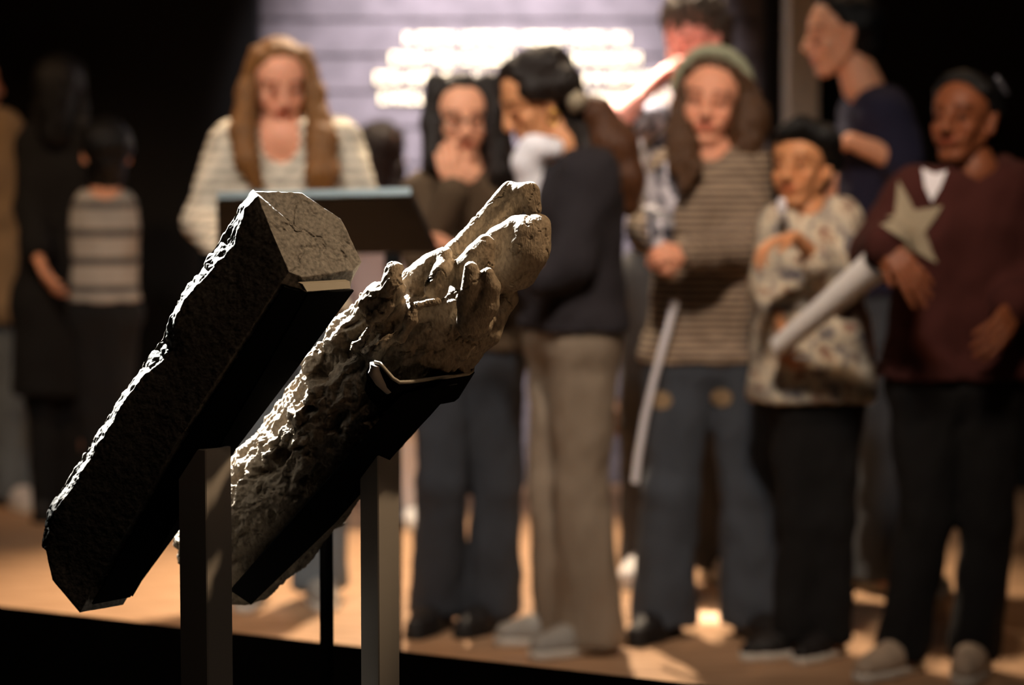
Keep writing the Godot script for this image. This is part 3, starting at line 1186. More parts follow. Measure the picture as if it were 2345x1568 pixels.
func head_shape() -> Dictionary:
	# eyes at the origin's height, face towards +z, 0.23 m from chin to crown
	if head_made.size():
		return head_made
	var b := PackedFloat32Array()
	bone(b, Vector3(0, 0.030, -0.026), 0.080, Vector3(0, 0.030, 0.012), 0.073)
	bone(b, Vector3(0, -0.03, 0.018), 0.060, Vector3(0, -0.062, 0.030), 0.046)
	bone(b, Vector3(-0.045, -0.045, -0.002), 0.020, Vector3(-0.018, -0.092, 0.050), 0.017)
	bone(b, Vector3(0.045, -0.045, -0.002), 0.020, Vector3(0.018, -0.092, 0.050), 0.017)
	bone(b, Vector3(-0.012, -0.095, 0.058), 0.019, Vector3(0.012, -0.095, 0.058), 0.019)
	bone(b, Vector3(-0.034, 0.024, 0.068), 0.013, Vector3(0.034, 0.024, 0.068), 0.013)
	for s in [-1.0, 1.0]:
		bone(b, Vector3(s * 0.038, -0.028, 0.054), 0.022, Vector3(s * 0.03, -0.05, 0.052), 0.022)
		bone(b, Vector3(s * 0.076, 0.012, -0.012), 0.012, Vector3(s * 0.074, -0.028, -0.004), 0.010)
	for s in [-1.0, 1.0]:
		bone(b, Vector3(s * 0.032, 0.002, 0.100), 0.019, Vector3(s * 0.036, 0.002, 0.098), 0.017, 1.0)
	bone(b, Vector3(0, 0.012, 0.080), 0.010, Vector3(0, -0.030, 0.101), 0.012)
	for s in [-1.0, 1.0]:
		bone(b, Vector3(s * 0.011, -0.034, 0.090), 0.0095, Vector3(s * 0.006, -0.034, 0.095), 0.0095)
	bone(b, Vector3(-0.019, -0.058, 0.078), 0.0080, Vector3(0.019, -0.058, 0.078), 0.0080)
	bone(b, Vector3(-0.015, -0.0685, 0.077), 0.0085, Vector3(0.015, -0.0685, 0.077), 0.0085)
	var m := nets(b, 0.012, 0.004)
	var c := PackedColorArray()
	for k in m.v.size():
		var p: Vector3 = m.v[k]
		var col := Color.WHITE
		if p.z > 0.06:
			var ax := absf(p.x)
			if absf(p.y + 0.063) < 0.010 and ax < 0.025 - absf(p.y + 0.063) * 0.6 and p.z > 0.074:
				col = Color(0.88, 0.60, 0.58)
				if absf(p.y + 0.0632) < 0.0022:
					col = Color(0.6, 0.36, 0.34)
			elif absf(p.y - 0.026 + absf(ax - 0.034) * 0.12) < 0.0045 and ax > 0.014 and ax < 0.053:
				col = Color(0.35, 0.30, 0.27)
			elif ax > 0.022 and ax < 0.055 and p.y < -0.02 and p.y > -0.05:
				col = Color(1.03, 0.93, 0.91)
		c.append(col)
	m.c = c
	# eyeballs set in the sockets
	for s in [-1.0, 1.0]:
		var e := PackedFloat32Array()
		bone(e, Vector3(s * 0.033, 0.002, 0.0715), 0.0125, Vector3(s * 0.033, 0.002, 0.0716), 0.0125)
		var q := nets(e, 0.003, 0.003)
		var qc := PackedColorArray()
		for k in q.v.size():
			var d: Vector3 = (q.v[k] - Vector3(s * 0.033, 0.002, 0.0715)).normalized()
			qc.append(Color(0.10, 0.09, 0.09) if d.z > 0.88 else (Color(1.0, 1.2, 1.4) if d.z > 0.6 and absf(d.y) < 0.5 else Color(0.85, 0.8, 0.8)))
		q.c = qc
		join(m, q)
	head_made = m
	return m


func hand_shape(curl: float) -> Dictionary:
	# a right hand: wrist at the origin, fingers towards +y, palm towards +z, thumb on +x
	var key := "%.2f" % curl
	if hands_made.has(key):
		return hands_made[key]
	var b := PackedFloat32Array()
	var rows := [[0.027, 0.088, 0.046], [0.009, 0.092, 0.051], [-0.009, 0.088, 0.047], [-0.026, 0.080, 0.038]]
	for r in rows:
		bone(b, Vector3(r[0] * 0.55, 0.005, 0), 0.015, Vector3(r[0], r[1] - 0.008, 0), 0.0125)
	bone(b, Vector3(0.015, 0.02, 0.004), 0.017, Vector3(-0.012, 0.05, 0.002), 0.016)
	for q in 4:
		var r: Array = rows[q]
		var at := Vector3(r[0] * 1.02, r[1], 0)
		var spread: float = r[0] * 4.5
		var turn := 0.15 + curl * 0.35
		var rad := 0.0092
		for seg in 3:
			var dir := Vector3(sin(spread) * cos(turn), cos(spread) * cos(turn), sin(turn))
			var to: Vector3 = at + dir * r[2] * [1.0, 0.62, 0.5][seg]
			bone(b, at, rad, to, rad - 0.0008)
			at = to
			rad -= 0.0008
			turn += curl * [0.8, 0.55, 0.4][seg]
	bone(b, Vector3(0.014, 0.018, 0.004), 0.014, Vector3(0.038, 0.045, 0.012), 0.0115)
	bone(b, Vector3(0.038, 0.045, 0.012), 0.0110, Vector3(0.050, 0.073, 0.018 + curl * 0.008), 0.0098)
	bone(b, Vector3(0.050, 0.073, 0.018 + curl * 0.008), 0.0098, Vector3(0.051 - curl * 0.006, 0.095, 0.022 + curl * 0.014), 0.0082)
	var m := nets(b, 0.005, 0.0042)
	hands_made[key] = m
	return m


func J(a: Array, d: float) -> Vector3:
	return P(a[0], a[1], d + (a[2] if a.size() > 2 else 0.0))


func torso_bones(b: PackedFloat32Array, j: Dictionary, s: float, e: float) -> void:
	var S: Vector3 = (j.shl + j.shr) / 2
	var H: Vector3 = (j.hpl + j.hpr) / 2
	var dn: Vector3 = H - S
	bone(b, j.shl.lerp(S, 0.12) + dn * 0.02, 0.056 * s + e, j.shr.lerp(S, 0.12) + dn * 0.02, 0.056 * s + e)
	for q in [["shl", "hpl"], ["shr", "hpr"]]:
		var sh: Vector3 = j[q[0]]
		var hp: Vector3 = j[q[1]]
		var top: Vector3 = S.lerp(sh, 0.48) + dn * 0.2
		var waist: Vector3 = S + dn * 0.68 + (hp - H) * 0.75
		bone(b, top, 0.094 * s + e, waist, 0.083 * s + e)
		bone(b, waist, 0.083 * s + e, hp, 0.098 * s + e)
		bone(b, S.lerp(sh, 0.2) - dn * 0.05, 0.05 * s + e * 0.5, S.lerp(sh, 0.75) + dn * 0.0, 0.05 * s + e)
	bone(b, j.hpl, 0.098 * s + e, j.hpr, 0.098 * s + e)


func arm_bones(b: PackedFloat32Array, sh: Vector3, el: Vector3, wr: Vector3, s: float, e: float, upto := 1.0) -> void:
	bone(b, sh, 0.054 * s + e, sh.lerp(el, minf(1.0, upto * 2.0)), 0.041 * s + e)
	if upto > 0.5:
		bone(b, el, 0.041 * s + e, el.lerp(wr, (upto - 0.5) * 2.0), lerpf(0.040, 0.028, (upto - 0.5) * 2.0) * s + e)


func leg_bones(b: PackedFloat32Array, hp: Vector3, kn: Vector3, an: Vector3, s: float, e: float, hem: float, bare := false) -> void:
	bone(b, hp, 0.088 * s + e, kn, 0.058 * s + e)
	if bare:
		var calf := kn.lerp(an, 0.3) + Vector3(0, 0, -0.012)
		bone(b, kn, 0.056 * s, calf, 0.054 * s)
		bone(b, calf, 0.054 * s, an, 0.036 * s)
	else:
		bone(b, kn, 0.058 * s + e, an.lerp(kn, -0.12), hem)


func put_hand(m: Dictionary, wr: Vector3, to: Vector3, palm: Vector3, s: float, curl: float, left: bool) -> void:
	var y := (to - wr).normalized()
	var z := (palm - y * palm.dot(y)).normalized()
	var x := y.cross(z)
	if left:
		x = -x
	join(m, hand_shape(curl), Transform3D(Basis(x * s, y * s, z * s), wr), left)


func px(list: Array, d: float) -> Array:
	# [px, py, dd, r] -> [place, r]
	var out := []
	for q in list:
		out.append([J([q[0], q[1], q[2]], d), q[3]])
	return out


func person(k: Dictionary) -> Dictionary:
	var d: float = k.d
	var s: float = k.s
	var j := {}
	for q in ["shl", "shr", "ell", "elr", "wrl", "wrr", "hpl", "hpr", "knl", "knr", "anl", "anr", "neck", "head"]:
		j[q] = J(k[q], d)
	# both soles on the floor
	for q in ["anl", "anr"]:
		j[q].y = 0.075 * s
	var foot: Vector3 = (j.anl + j.anr) / 2
	var base := Vector3(foot.x, 0, foot.z)
	var hs: float = k.get("hs", 1.0)
	var turn := Basis.from_euler(Vector3(deg_to_rad(k.get("pitch", 0.0)), deg_to_rad(k.yaw), deg_to_rad(k.get("roll", 0.0)))).scaled(Vector3.ONE * hs)
	var hd := Transform3D(turn, j.head)
	# the body: one continuous skin
	var b := PackedFloat32Array()
	torso_bones(b, j, s, -0.012)
	var throat: Vector3 = hd * Vector3(0, -0.055, -0.022)
	bone(b, j.neck, 0.060 * s, throat, 0.047 * s)
	for q in ["l", "r"]:
		arm_bones(b, j["sh" + q], j["el" + q], j["wr" + q], s, -0.004)
		leg_bones(b, j["hp" + q], j["kn" + q], j["an" + q], s, -0.008, 0.0, true)
		bone(b, j["an" + q], 0.036 * s, Vector3(j["an" + q].x, 0.04 * s, j["an" + q].z + 0.02), 0.03 * s)
	var m := nets(b, 0.03, 0.0145)
	var cols := PackedColorArray()
	cols.resize(m.v.size())
	cols.fill(Color.WHITE)
	m.c = cols
	join(m, head_shape(), hd)
	for q in ["l", "r"]:
		var h: Array = k["hand" + q]   # [px, py, dd] towards, palm normal, curl
		put_hand(m, j["wr" + q], J(h[0], d), h[1], s * k.get("hand", 0.95), h[2], k.get("swap", false) != (q == "l"))
	var o := obj("person", m, k.skin, null, base)
	tag(o, k.label, "person", k.get("group", ""))
	# hair
	if k.has("hair"):
		var hb := PackedFloat32Array()
		for q in hair_bones(k.style):
			bone(hb, hd * q[0], q[1] * hs, hd * q[2], q[3] * hs)
		for c in k.get("locks", []):
			chain(hb, px(c, d))
		var hm := nets(hb, 0.018, 0.009)
		rough_hair(hm, k.get("curls", 0.003))
		obj("hair", hm, k.hair, o, base)
	# trousers
	var tb := PackedFloat32Array()
	var wide: float = k.get("wide", 0.008)
	bone(tb, j.hpl, 0.098 * s + 0.012, j.hpr, 0.098 * s + 0.012)
	for q in ["l", "r"]:
		leg_bones(tb, j["hp" + q], j["kn" + q], j["an" + q], s, wide, k.get("hem", 0.05) * s)
	var tm := nets(tb, 0.025, 0.0135, k.get("cuff", 0.035), j.hpl.y + 0.12 * s)
	rumple(tm, 0.006)
	obj("trousers", tm, k.trousers, o, base)
	# top
	var sb := PackedFloat32Array()
	var e: float = k.get("loose", 0.012)
	torso_bones(sb, j, s, e)
	for q in ["l", "r"]:
		arm_bones(sb, j["sh" + q], j["el" + q], j["wr" + q], s, e * 0.9, k.get("sleeve", 0.96))
	var nk: Vector3 = j.neck
	bone(sb, throat, 0.062 * s, nk + Vector3(0, -0.008, 0.0), 0.058 * s, 1.0)
	if k.has("vneck"):
		bone(sb, nk, 0.06 * s, J(k.vneck, d), 0.03 * s, 1.0)
	if k.has("skirt"):
		for c in k.skirt:
			chain(sb, px(c, d))
	var hem: float = J([k.hpl[0], k.hemline], d).y
	var sm := nets(sb, 0.03, 0.0125, hem)
	rumple(sm, 0.006)
	obj(k.top, sm, k.cloth, o, base)
	# shoes
	for q in ["l", "r"]:
		var a: Vector3 = j["an" + q]
		var w := deg_to_rad(k["toe" + q])
		var f := Vector3(sin(w), 0, cos(w))
		var fb := PackedFloat32Array()
		var g := Vector3(a.x, 0, a.z)
		bone(fb, g - f * 0.025 * s + Vector3(0, 0.045 * s, 0), 0.040 * s, g + f * 0.10 * s + Vector3(0, 0.036 * s, 0), 0.042 * s)
		bone(fb, g + f * 0.10 * s + Vector3(0, 0.036 * s, 0), 0.042 * s, g + f * 0.165 * s + Vector3(0, 0.03 * s, 0), 0.034 * s)
		bone(fb, a + Vector3(0, 0.012, 0), 0.042 * s, g + f * 0.06 * s + Vector3(0, 0.05 * s, 0), 0.038 * s)
		var shoe := obj("shoe", nets(fb, 0.02, 0.009, 0.02), k.shoe, o, base)
		var ub := PackedFloat32Array()
		bone(ub, g - f * 0.025 * s + Vector3(0, 0.012, 0), 0.045 * s, g + f * 0.10 * s + Vector3(0, 0.012, 0), 0.047 * s)
		bone(ub, g + f * 0.10 * s + Vector3(0, 0.012, 0), 0.047 * s, g + f * 0.165 * s + Vector3(0, 0.012, 0), 0.038 * s)
		obj("sole", nets(ub, 0.01, 0.009, 0.0, 0.024), k.get("sole", "rubber_white"), shoe, base)
	return {"o": o, "base": base, "j": j, "hd": hd, "top": sb, "legs": tb, "d": d, "s": s}


func rough_hair(m: Dictionary, amp: float) -> void:
	var f := FastNoiseLite.new()
	f.seed = 6
	f.frequency = 34.0
	f.fractal_octaves = 2
	var v: PackedVector3Array = m.v
	for k in v.size():
		var p := v[k]
		v[k] = p + m.n[k] * f.get_noise_3d(p.x * 1.6, p.y * 0.35, p.z * 1.6) * amp * 2.0
	m.v = v
	smooth(m)


func rumple(m: Dictionary, amp: float) -> void:
	# soft folds in cloth
	var f := FastNoiseLite.new()
	f.seed = 15
	f.frequency = 8.0
	f.fractal_octaves = 2
	var v: PackedVector3Array = m.v
	for k in v.size():
		var p := v[k]
		v[k] = p + m.n[k] * f.get_noise_3d(p.x * 1.3, p.y * 0.8, p.z * 1.3) * amp * 1.6
	m.v = v
	smooth(m)


func hair_bones(style: String) -> Array:
	var q := [
		[Vector3(0, 0.054, -0.014), 0.071, Vector3(0, 0.040, -0.040), 0.080],
		[Vector3(0, 0.01, -0.045), 0.077, Vector3(0, -0.03, -0.052), 0.060],
	]
	for s in [-1.0, 1.0]:
		q.append([Vector3(s * 0.056, 0.066, 0.012), 0.024, Vector3(s * 0.071, 0.012, -0.022), 0.018])
		q.append([Vector3(s * 0.012, 0.098, 0.026), 0.018, Vector3(s * 0.050, 0.075, 0.022), 0.019])
	if style == "long":
		for s in [-1.0, 1.0]:
			q.append([Vector3(s * 0.066, 0.045, 0.008), 0.019, Vector3(s * 0.077, -0.06, -0.008), 0.022])
			q.append([Vector3(s * 0.077, -0.06, -0.008), 0.022, Vector3(s * 0.080, -0.14, -0.02), 0.028])
		q.append([Vector3(0, -0.02, -0.06), 0.068, Vector3(0, -0.15, -0.07), 0.060])
	elif style == "tousled":
		for k in 9:
			var a := k * 0.7
			q.append([Vector3(cos(a) * 0.05, 0.10 + 0.008 * (k % 3), -0.01 + sin(a) * 0.05), 0.030, Vector3(cos(a) * 0.07, 0.07, -0.01 + sin(a) * 0.07), 0.026])
	elif style == "short":
		q.append([Vector3(-0.03, 0.098, 0.032), 0.020, Vector3(0.03, 0.098, 0.032), 0.020])
	return q


func extra(w: Dictionary, called: String, bones: PackedFloat32Array, material: String, label := "", k := 0.02, h := 0.01) -> MeshInstance3D:
	return obj(called, nets(bones, k, h), material, w.o, w.base, label)


func lump(list: Array, d: float) -> PackedFloat32Array:
	var b := PackedFloat32Array()
	chain(b, px(list, d))
	return b


func build_people() -> void:
	var inw := Vector3(0, 0, -1)
	# 1 woman behind the reading desk
	var w1 := person({
		"label": "person with long blonde hair and a cream striped sweater looking down behind the reading desk",
		"d": 6.9, "s": 0.97, "skin": "skin_fair", "head": [640, 188], "yaw": 14, "pitch": 20, "hs": 1.0, "neck": [645, 312],
		"shl": [528, 335], "shr": [775, 322], "ell": [462, 505, -0.05], "elr": [838, 490, -0.05], "wrl": [520, 600, -0.27], "wrr": [775, 600, -0.27],
		"hpl": [590, 730], "hpr": [712, 730], "knl": [592, 1050, -0.04], "knr": [738, 1050], "anl": [566, 1390], "anr": [733, 1375],
		"handl": [[560, 600, -0.36], Vector3(0, -1, 0), 0.5], "handr": [[735, 600, -0.36], Vector3(0, -1, 0), 0.5],
		"hair": "hair_blonde", "style": "long", "trousers": "denim_grey", "hem": 0.085, "wide": 0.016, "top": "sweater", "cloth": "knit_cream_striped", "hemline": 720, "loose": 0.014, "vneck": [640, 372, -0.13],
		"locks": [[[585, 120, -0.02, 0.020], [566, 210, -0.04, 0.028], [556, 300, -0.08, 0.038], [566, 370, -0.12, 0.034], [590, 425, -0.13, 0.018]], [[700, 120, -0.02, 0.020], [722, 215, -0.04, 0.028], [736, 320, -0.10, 0.044], [738, 400, -0.14, 0.046], [725, 460, -0.15, 0.03]]],
		"toel": 5, "toer": 10, "shoe": "shoe_grey", "sole": "rubber_white"})
	# 2 - 4 visitors by the black wall
	person({
		"label": "person in a tan jacket and blue jeans cut off by the left edge",
		"d": 8.75, "s": 1.0, "skin": "skin_light", "head": [-62, 190], "yaw": 120, "hs": 1.0, "neck": [-62, 270],
		"shl": [-120, 305], "shr": [0, 300], "ell": [-135, 470], "elr": [22, 470], "wrl": [-130, 640], "wrr": [14, 650, -0.05],
		"hpl": [-85, 690], "hpr": [-5, 700], "knl": [-80, 900], "knr": [22, 910], "anl": [-70, 1130], "anr": [40, 1130],
		"handl": [[-130, 700, 0], Vector3(1, 0, 0), 0.6], "handr": [[14, 715, -0.08], Vector3(-1, 0, 0), 0.6],
		"hair": "hair_black", "style": "short", "trousers": "denim_grey", "hem": 0.08, "wide": 0.014, "top": "jacket", "cloth": "cloth_tan", "hemline": 740, "loose": 0.03,
		"toel": 20, "toer": 25, "shoe": "shoe_white"})
	person({
		"label": "person in a long black coat between the tan jacket and the grey striped sweater",
		"d": 8.4, "s": 0.98, "skin": "skin_light", "head": [140, 205], "yaw": 170, "hs": 1.0, "neck": [140, 290],
		"shl": [85, 330], "shr": [195, 330], "ell": [75, 480, -0.08], "elr": [205, 480], "wrl": [88, 590, -0.2], "wrr": [200, 610],
		"hpl": [105, 700], "hpr": [175, 700], "knl": [105, 920], "knr": [175, 920], "anl": [105, 1140], "anr": [180, 1140],
		"handl": [[108, 650, -0.25], Vector3(1, 0, 0), 0.5], "handr": [[200, 670, 0], Vector3(-1, 0, 0), 0.5],
		"hair": "hair_black", "style": "long", "trousers": "cloth_black", "top": "coat", "cloth": "cloth_black", "hemline": 900, "loose": 0.022, "sleeve": 0.9,
		"skirt": [[[120, 700, 0, 0.13], [118, 920, 0, 0.14]], [[165, 700, 0, 0.13], [165, 920, 0, 0.14]]],
		"toel": 170, "toer": 175, "shoe": "shoe_dark", "sole": "rubber_dark"})
	var w3b := person({
		"label": "dark haired person in a grey and white striped sweater before the black wall",
		"d": 7.95, "s": 0.85, "skin": "skin_light", "head": [243, 350], "yaw": 200, "hs": 0.95, "neck": [243, 430],
		"shl": [208, 475], "shr": [272, 475], "ell": [205, 570, 0.02], "elr": [272, 560, 0.05], "wrl": [205, 660, -0.02], "wrr": [255, 640, -0.02],
		"hpl": [222, 720], "hpr": [262, 720], "knl": [220, 940], "knr": [270, 940], "anl": [215, 1150], "anr": [275, 1150], "locks": [[[243, 340, 0, 0.07], [243, 405, 0, 0.062]]],
		"handl": [[203, 705, 0], Vector3(1, 0, 0), 0.5], "handr": [[250, 690, 0.04], Vector3(-1, 0, 0), 0.9],
		"hair": "hair_black", "style": "short", "trousers": "cloth_black", "top": "sweater", "cloth": "knit_grey_striped", "hemline": 690, "loose": 0.012,
		"toel": 190, "toer": 200, "shoe": "shoe_dark", "sole": "rubber_dark"})
	# 5 pupil with glasses
	var w5 := person({
		"label": "person with glasses and dark hair in an olive jacket with one hand at the chin",
		"d": 6.5, "s": 0.92, "skin": "skin_light", "head": [1056, 268], "yaw": 10, "pitch": 8, "hs": 0.97, "neck": [1062, 405],
		"shl": [978, 450], "shr": [1150, 440], "ell": [978, 590, -0.1], "elr": [1168, 600, -0.03], "wrl": [1046, 432, -0.2], "wrr": [1050, 580, -0.24],
		"hpl": [1020, 800], "hpr": [1125, 800], "knl": [1012, 1110, -0.05], "knr": [1140, 1110], "anl": [1000, 1420], "anr": [1130, 1430],
		"handl": [[1022, 365, -0.2], Vector3(0.3, 0.2, -1), 1.1], "handr": [[1000, 548, -0.26], Vector3(0, -1, 0.2), 0.7],
		"hair": "hair_dark", "style": "long", "trousers": "denim_dark", "hem": 0.085, "wide": 0.012, "top": "jacket", "cloth": "cloth_olive", "hemline": 800, "loose": 0.022,
		"locks": [[[1000, 190, -0.02, 0.03], [990, 280, -0.03, 0.032], [995, 370, -0.06, 0.035]], [[1120, 190, -0.02, 0.032], [1138, 290, -0.03, 0.036], [1150, 400, -0.06, 0.045]]],
		"toel": -20, "toer": -30, "shoe": "shoe_dark", "sole": "rubber_dark"})
	var gl := shape()
	for q in [-1.0, 1.0]:
		var ring := []
		for a in 20:
			ring.append(w5.hd * Vector3(q * 0.034 + cos(TAU * a / 20) * 0.026, -0.002 + sin(TAU * a / 20) * 0.021, 0.094))
		tube(gl, ring, 0.0022, 6, true)
		tube(gl, [w5.hd * Vector3(q * 0.060, 0.004, 0.094), w5.hd * Vector3(q * 0.078, 0.004, 0.06), w5.hd * Vector3(q * 0.081, 0.006, -0.01)], 0.0018, 6)
	tube(gl, [w5.hd * Vector3(-0.009, 0.002, 0.096), w5.hd * Vector3(0.0, 0.004, 0.099), w5.hd * Vector3(0.009, 0.002, 0.096)], 0.002, 6)
	obj("glasses", gl, "glasses_frame", w5.o, w5.base)
	# 6 pupil with a ponytail, bending
	var w6 := person({
		"label": "person with a long ponytail in a dark blazer and wide beige trousers bending forward",
		"d": 6.25, "s": 0.95, "skin": "skin_olive", "head": [1228, 228], "yaw": -72, "pitch": 26, "hs": 1.0, "neck": [1292, 335],
		"shl": [1262, 400, 0.13], "shr": [1352, 405, -0.12], "ell": [1240, 590, 0.1], "elr": [1310, 600, -0.18], "wrl": [1215, 655, 0.03], "wrr": [1238, 640, -0.22],
		"hpl": [1290, 770, 0.08], "hpr": [1335, 770, -0.08], "knl": [1268, 1110, 0.06], "knr": [1332, 1110, -0.06], "anl": [1296, 1440, 0.05], "anr": [1352, 1470, -0.05],
		"handl": [[1195, 620, 0.0], Vector3(0, -0.5, 1), 0.9], "handr": [[1200, 600, -0.22], Vector3(0, -0.5, 1), 0.9],
		"hair": "hair_dark", "style": "short", "locks": [[[1262, 150, 0.0, 0.055], [1212, 168, -0.01, 0.055], [1168, 208, -0.01, 0.036]], [[1290, 190, -0.06, 0.05], [1215, 205, -0.075, 0.03]], [[1305, 225, 0.0, 0.045], [1322, 285, 0.0, 0.045], [1345, 350, -0.02, 0.04]]], "trousers": "cloth_beige", "hem": 0.094, "wide": 0.012, "top": "blazer", "cloth": "cloth_blazer", "hemline": 752, "loose": 0.024, "cuff": 0.02,
		"toel": -82, "toer": -55, "shoe": "shoe_grey", "sole": "rubber_white"})
	extra(w6, "ponytail", lump([[1322, 232, 0.0, 0.026], [1365, 262, -0.01, 0.045], [1405, 335, -0.02, 0.062], [1428, 415, -0.03, 0.055], [1440, 470, -0.04, 0.03]], 6.25), "hair_chestnut", "long brown wavy ponytail")
	extra(w6, "scrunchie", lump([[1316, 212, -0.07, 0.014], [1321, 230, -0.08, 0.021], [1318, 250, -0.07, 0.014]], 6.25), "cloth_print", "pale hair tie")
	var er := shape()
	var ring2 := []
	for a in 20:
		ring2.append(P(1268, 268, 6.12) + Vector3(cos(TAU * a / 20) * 0.014, sin(TAU * a / 20) * 0.016, sin(TAU * a / 20) * 0.004))
	tube(er, ring2, 0.0042, 6, true)
	obj("earring", er, "gold_metal", w6.o, w6.base)
	extra(w6, "shirt", lump([[1268, 338, -0.05, 0.028], [1222, 338, -0.03, 0.034], [1205, 372, -0.02, 0.036], [1222, 425, 0.0, 0.040], [1240, 470, 0.0, 0.04]], 6.25), "cloth_white", "white shirt front showing under the blazer")
	# 7 pupil with a headband
	var w7 := person({
		"label": "smiling person with a sage headband, brown hair and a striped brown cardigan, hands clasped",
		"d": 6.4, "s": 0.94, "skin": "skin_fair", "head": [1627, 232], "yaw": -10, "pitch": 2, "roll": -6, "hs": 1.02, "neck": [1625, 350],
		"shl": [1548, 395], "shr": [1705, 385], "ell": [1490, 530, -0.06], "elr": [1718, 575, -0.08], "wrl": [1502, 540, -0.24], "wrr": [1572, 580, -0.24],
		"hpl": [1560, 830], "hpr": [1685, 830], "knl": [1535, 1120, -0.03], "knr": [1712, 1120], "anl": [1520, 1430], "anr": [1722, 1445],
		"handl": [[1520, 590, -0.28], Vector3(0.5, -0.3, -1), 1.2], "handr": [[1500, 575, -0.30], Vector3(0, -0.6, -1), 1.3], "hand": 0.78,
		"hair": "hair_brown", "style": "long", "curls": 0.006, "trousers": "denim_slate", "hem": 0.098, "wide": 0.016, "top": "cardigan", "cloth": "knit_brown_striped", "hemline": 828, "loose": 0.02,
		"locks": [[[1566, 210, -0.02, 0.024], [1552, 300, -0.04, 0.03], [1562, 385, -0.10, 0.034]], [[1700, 190, 0.0, 0.03], [1722, 270, -0.01, 0.046], [1712, 335, -0.03, 0.04]], [[1570, 300, -0.05, 0.03], [1575, 380, -0.11, 0.034], [1568, 430, -0.13, 0.02]]],
		"toel": -30, "toer": 15, "shoe": "shoe_dark", "sole": "rubber_dark"})
	var hb := PackedFloat32Array()
	var last := Vector3.ZERO
	for a in 13:
		var w := lerpf(0.05, PI - 0.05, a / 12.0)
		var p: Vector3 = w7.hd * Vector3(cos(w) * 0.093, 0.022 + sin(w) * 0.106, 0.036 - 0.055 * absf(cos(w)))
		if a:
			bone(hb, last, 0.017, p, 0.017)
			bone(hb, last + w7.hd.basis * Vector3(0, 0, -0.022), 0.018, p + w7.hd.basis * Vector3(0, 0, -0.022), 0.018)
		last = p
	extra(w7, "headband", hb, "cloth_sage", "", 0.01, 0.007)
	patch(w7, w7.top, [Vector2(1540, 372), Vector2(1585, 390), Vector2(1562, 470), Vector2(1540, 560), Vector2(1490, 570), Vector2(1484, 480), Vector2(1500, 400)], "shirt", "shirt_printed", "pale printed shirt under the open cardigan")
	for q in [Vector2(1528, 940), Vector2(1672, 935)]:
		var hole := []  # rip in the jeans; tan cloth stands in for bare skin
		for a in 8:
			hole.append(q + Vector2(cos(TAU * a / 8) * 27, sin(TAU * a / 8) * 23))
		patch(w7, w7.legs, hole, "patch", "cloth_tan", "tan patch standing for skin through the ripped denim", 0.008)
	var cord := shape()
	tube(cord, px_line([[1546, 690, -0.16], [1528, 760, -0.15], [1500, 860, -0.13], [1478, 950, -0.12], [1462, 1040, -0.12], [1454, 1105, -0.12]], 6.4), 0.010, 8)
	obj("hanging_strap", cord, "cloth_white", w7.o, w7.base, "pale strap hanging from the cardigan")
	# 8 boy in a floral shirt
	var w8 := person({
		"label": "short person in a pale floral shirt and black trousers with one hand raised",
		"d": 6.14, "s": 0.79, "skin": "skin_olive", "head": [1836, 380], "yaw": -32, "pitch": -2, "hs": 0.93, "neck": [1850, 480],
		"shl": [1792, 525], "shr": [1915, 515], "ell": [1768, 650], "elr": [1918, 640, -0.12], "wrl": [1788, 745, -0.12], "wrr": [1818, 540, -0.26],
		"hpl": [1825, 900], "hpr": [1905, 905], "knl": [1835, 1190], "knr": [1905, 1195], "anl": [1818, 1450], "anr": [1900, 1462],
		"handl": [[1795, 800, -0.16], Vector3(1, 0, -0.3), 0.9], "handr": [[1745, 560, -0.3], Vector3(0, -1, 0.1), 0.7],
		"hair": "hair_black", "style": "short", "locks": [[[1790, 308, -0.04, 0.022], [1835, 293, -0.05, 0.03], [1890, 318, -0.04, 0.034], [1908, 372, -0.01, 0.028]]], "trousers": "cloth_black", "hem": 0.075, "wide": 0.012, "top": "shirt", "cloth": "shirt_floral", "hemline": 918, "loose": 0.024, "sleeve": 0.72,
		"skirt": [[[1830, 760, 0, 0.12], [1812, 940, 0, 0.11]], [[1890, 760, 0, 0.12], [1922, 945, 0, 0.098]]],
		"toel": -65, "toer": -40, "shoe": "shoe_dark", "sole": "rubber_white"})
	extra(w8, "pendant", lump([[1790, 462, -0.13, 0.011], [1791, 482, -0.13, 0.011]], 6.14), "cloth_white", "bright pale oval pendant", 0.01, 0.004)
	# 9 pupil in a maroon hooded top
	var w9 := person({
		"label": "person in a maroon hooded top with a pale star, black trousers and beige shoes",
		"d": 5.95, "s": 0.93, "skin": "skin_brown", "head": [2208, 275], "yaw": -38, "pitch": -6, "hs": 0.97, "neck": [2235, 392],
		"shl": [2095, 455], "shr": [2310, 440], "ell": [2010, 580, -0.04], "elr": [2352, 640], "wrl": [2030, 560, -0.27], "wrr": [2322, 705, -0.16],
		"hpl": [2120, 870], "hpr": [2255, 870], "knl": [2120, 1180], "knr": [2262, 1190], "anl": [2068, 1470], "anr": [2232, 1492],
		"handl": [[2105, 655, -0.34], Vector3(0.1, -0.3, -1), 0.25], "handr": [[2290, 755, -0.22], Vector3(-0.3, 0, -1), 0.5],
		"hair": "hair_black", "style": "short", "trousers": "cloth_black", "hem": 0.07, "wide": 0.012, "top": "hooded_top", "cloth": "cloth_maroon", "hemline": 865, "loose": 0.03,
		"toel": -45, "toer": -20, "shoe": "shoe_beige", "sole": "rubber_white"})
	patch(w9, w9.top, [Vector2(2160, 386), Vector2(2188, 400), Vector2(2220, 392), Vector2(2200, 432), Vector2(2176, 468), Vector2(2160, 430)], "collar", "cloth_white", "white shirt collar in the neckline", 0.010)
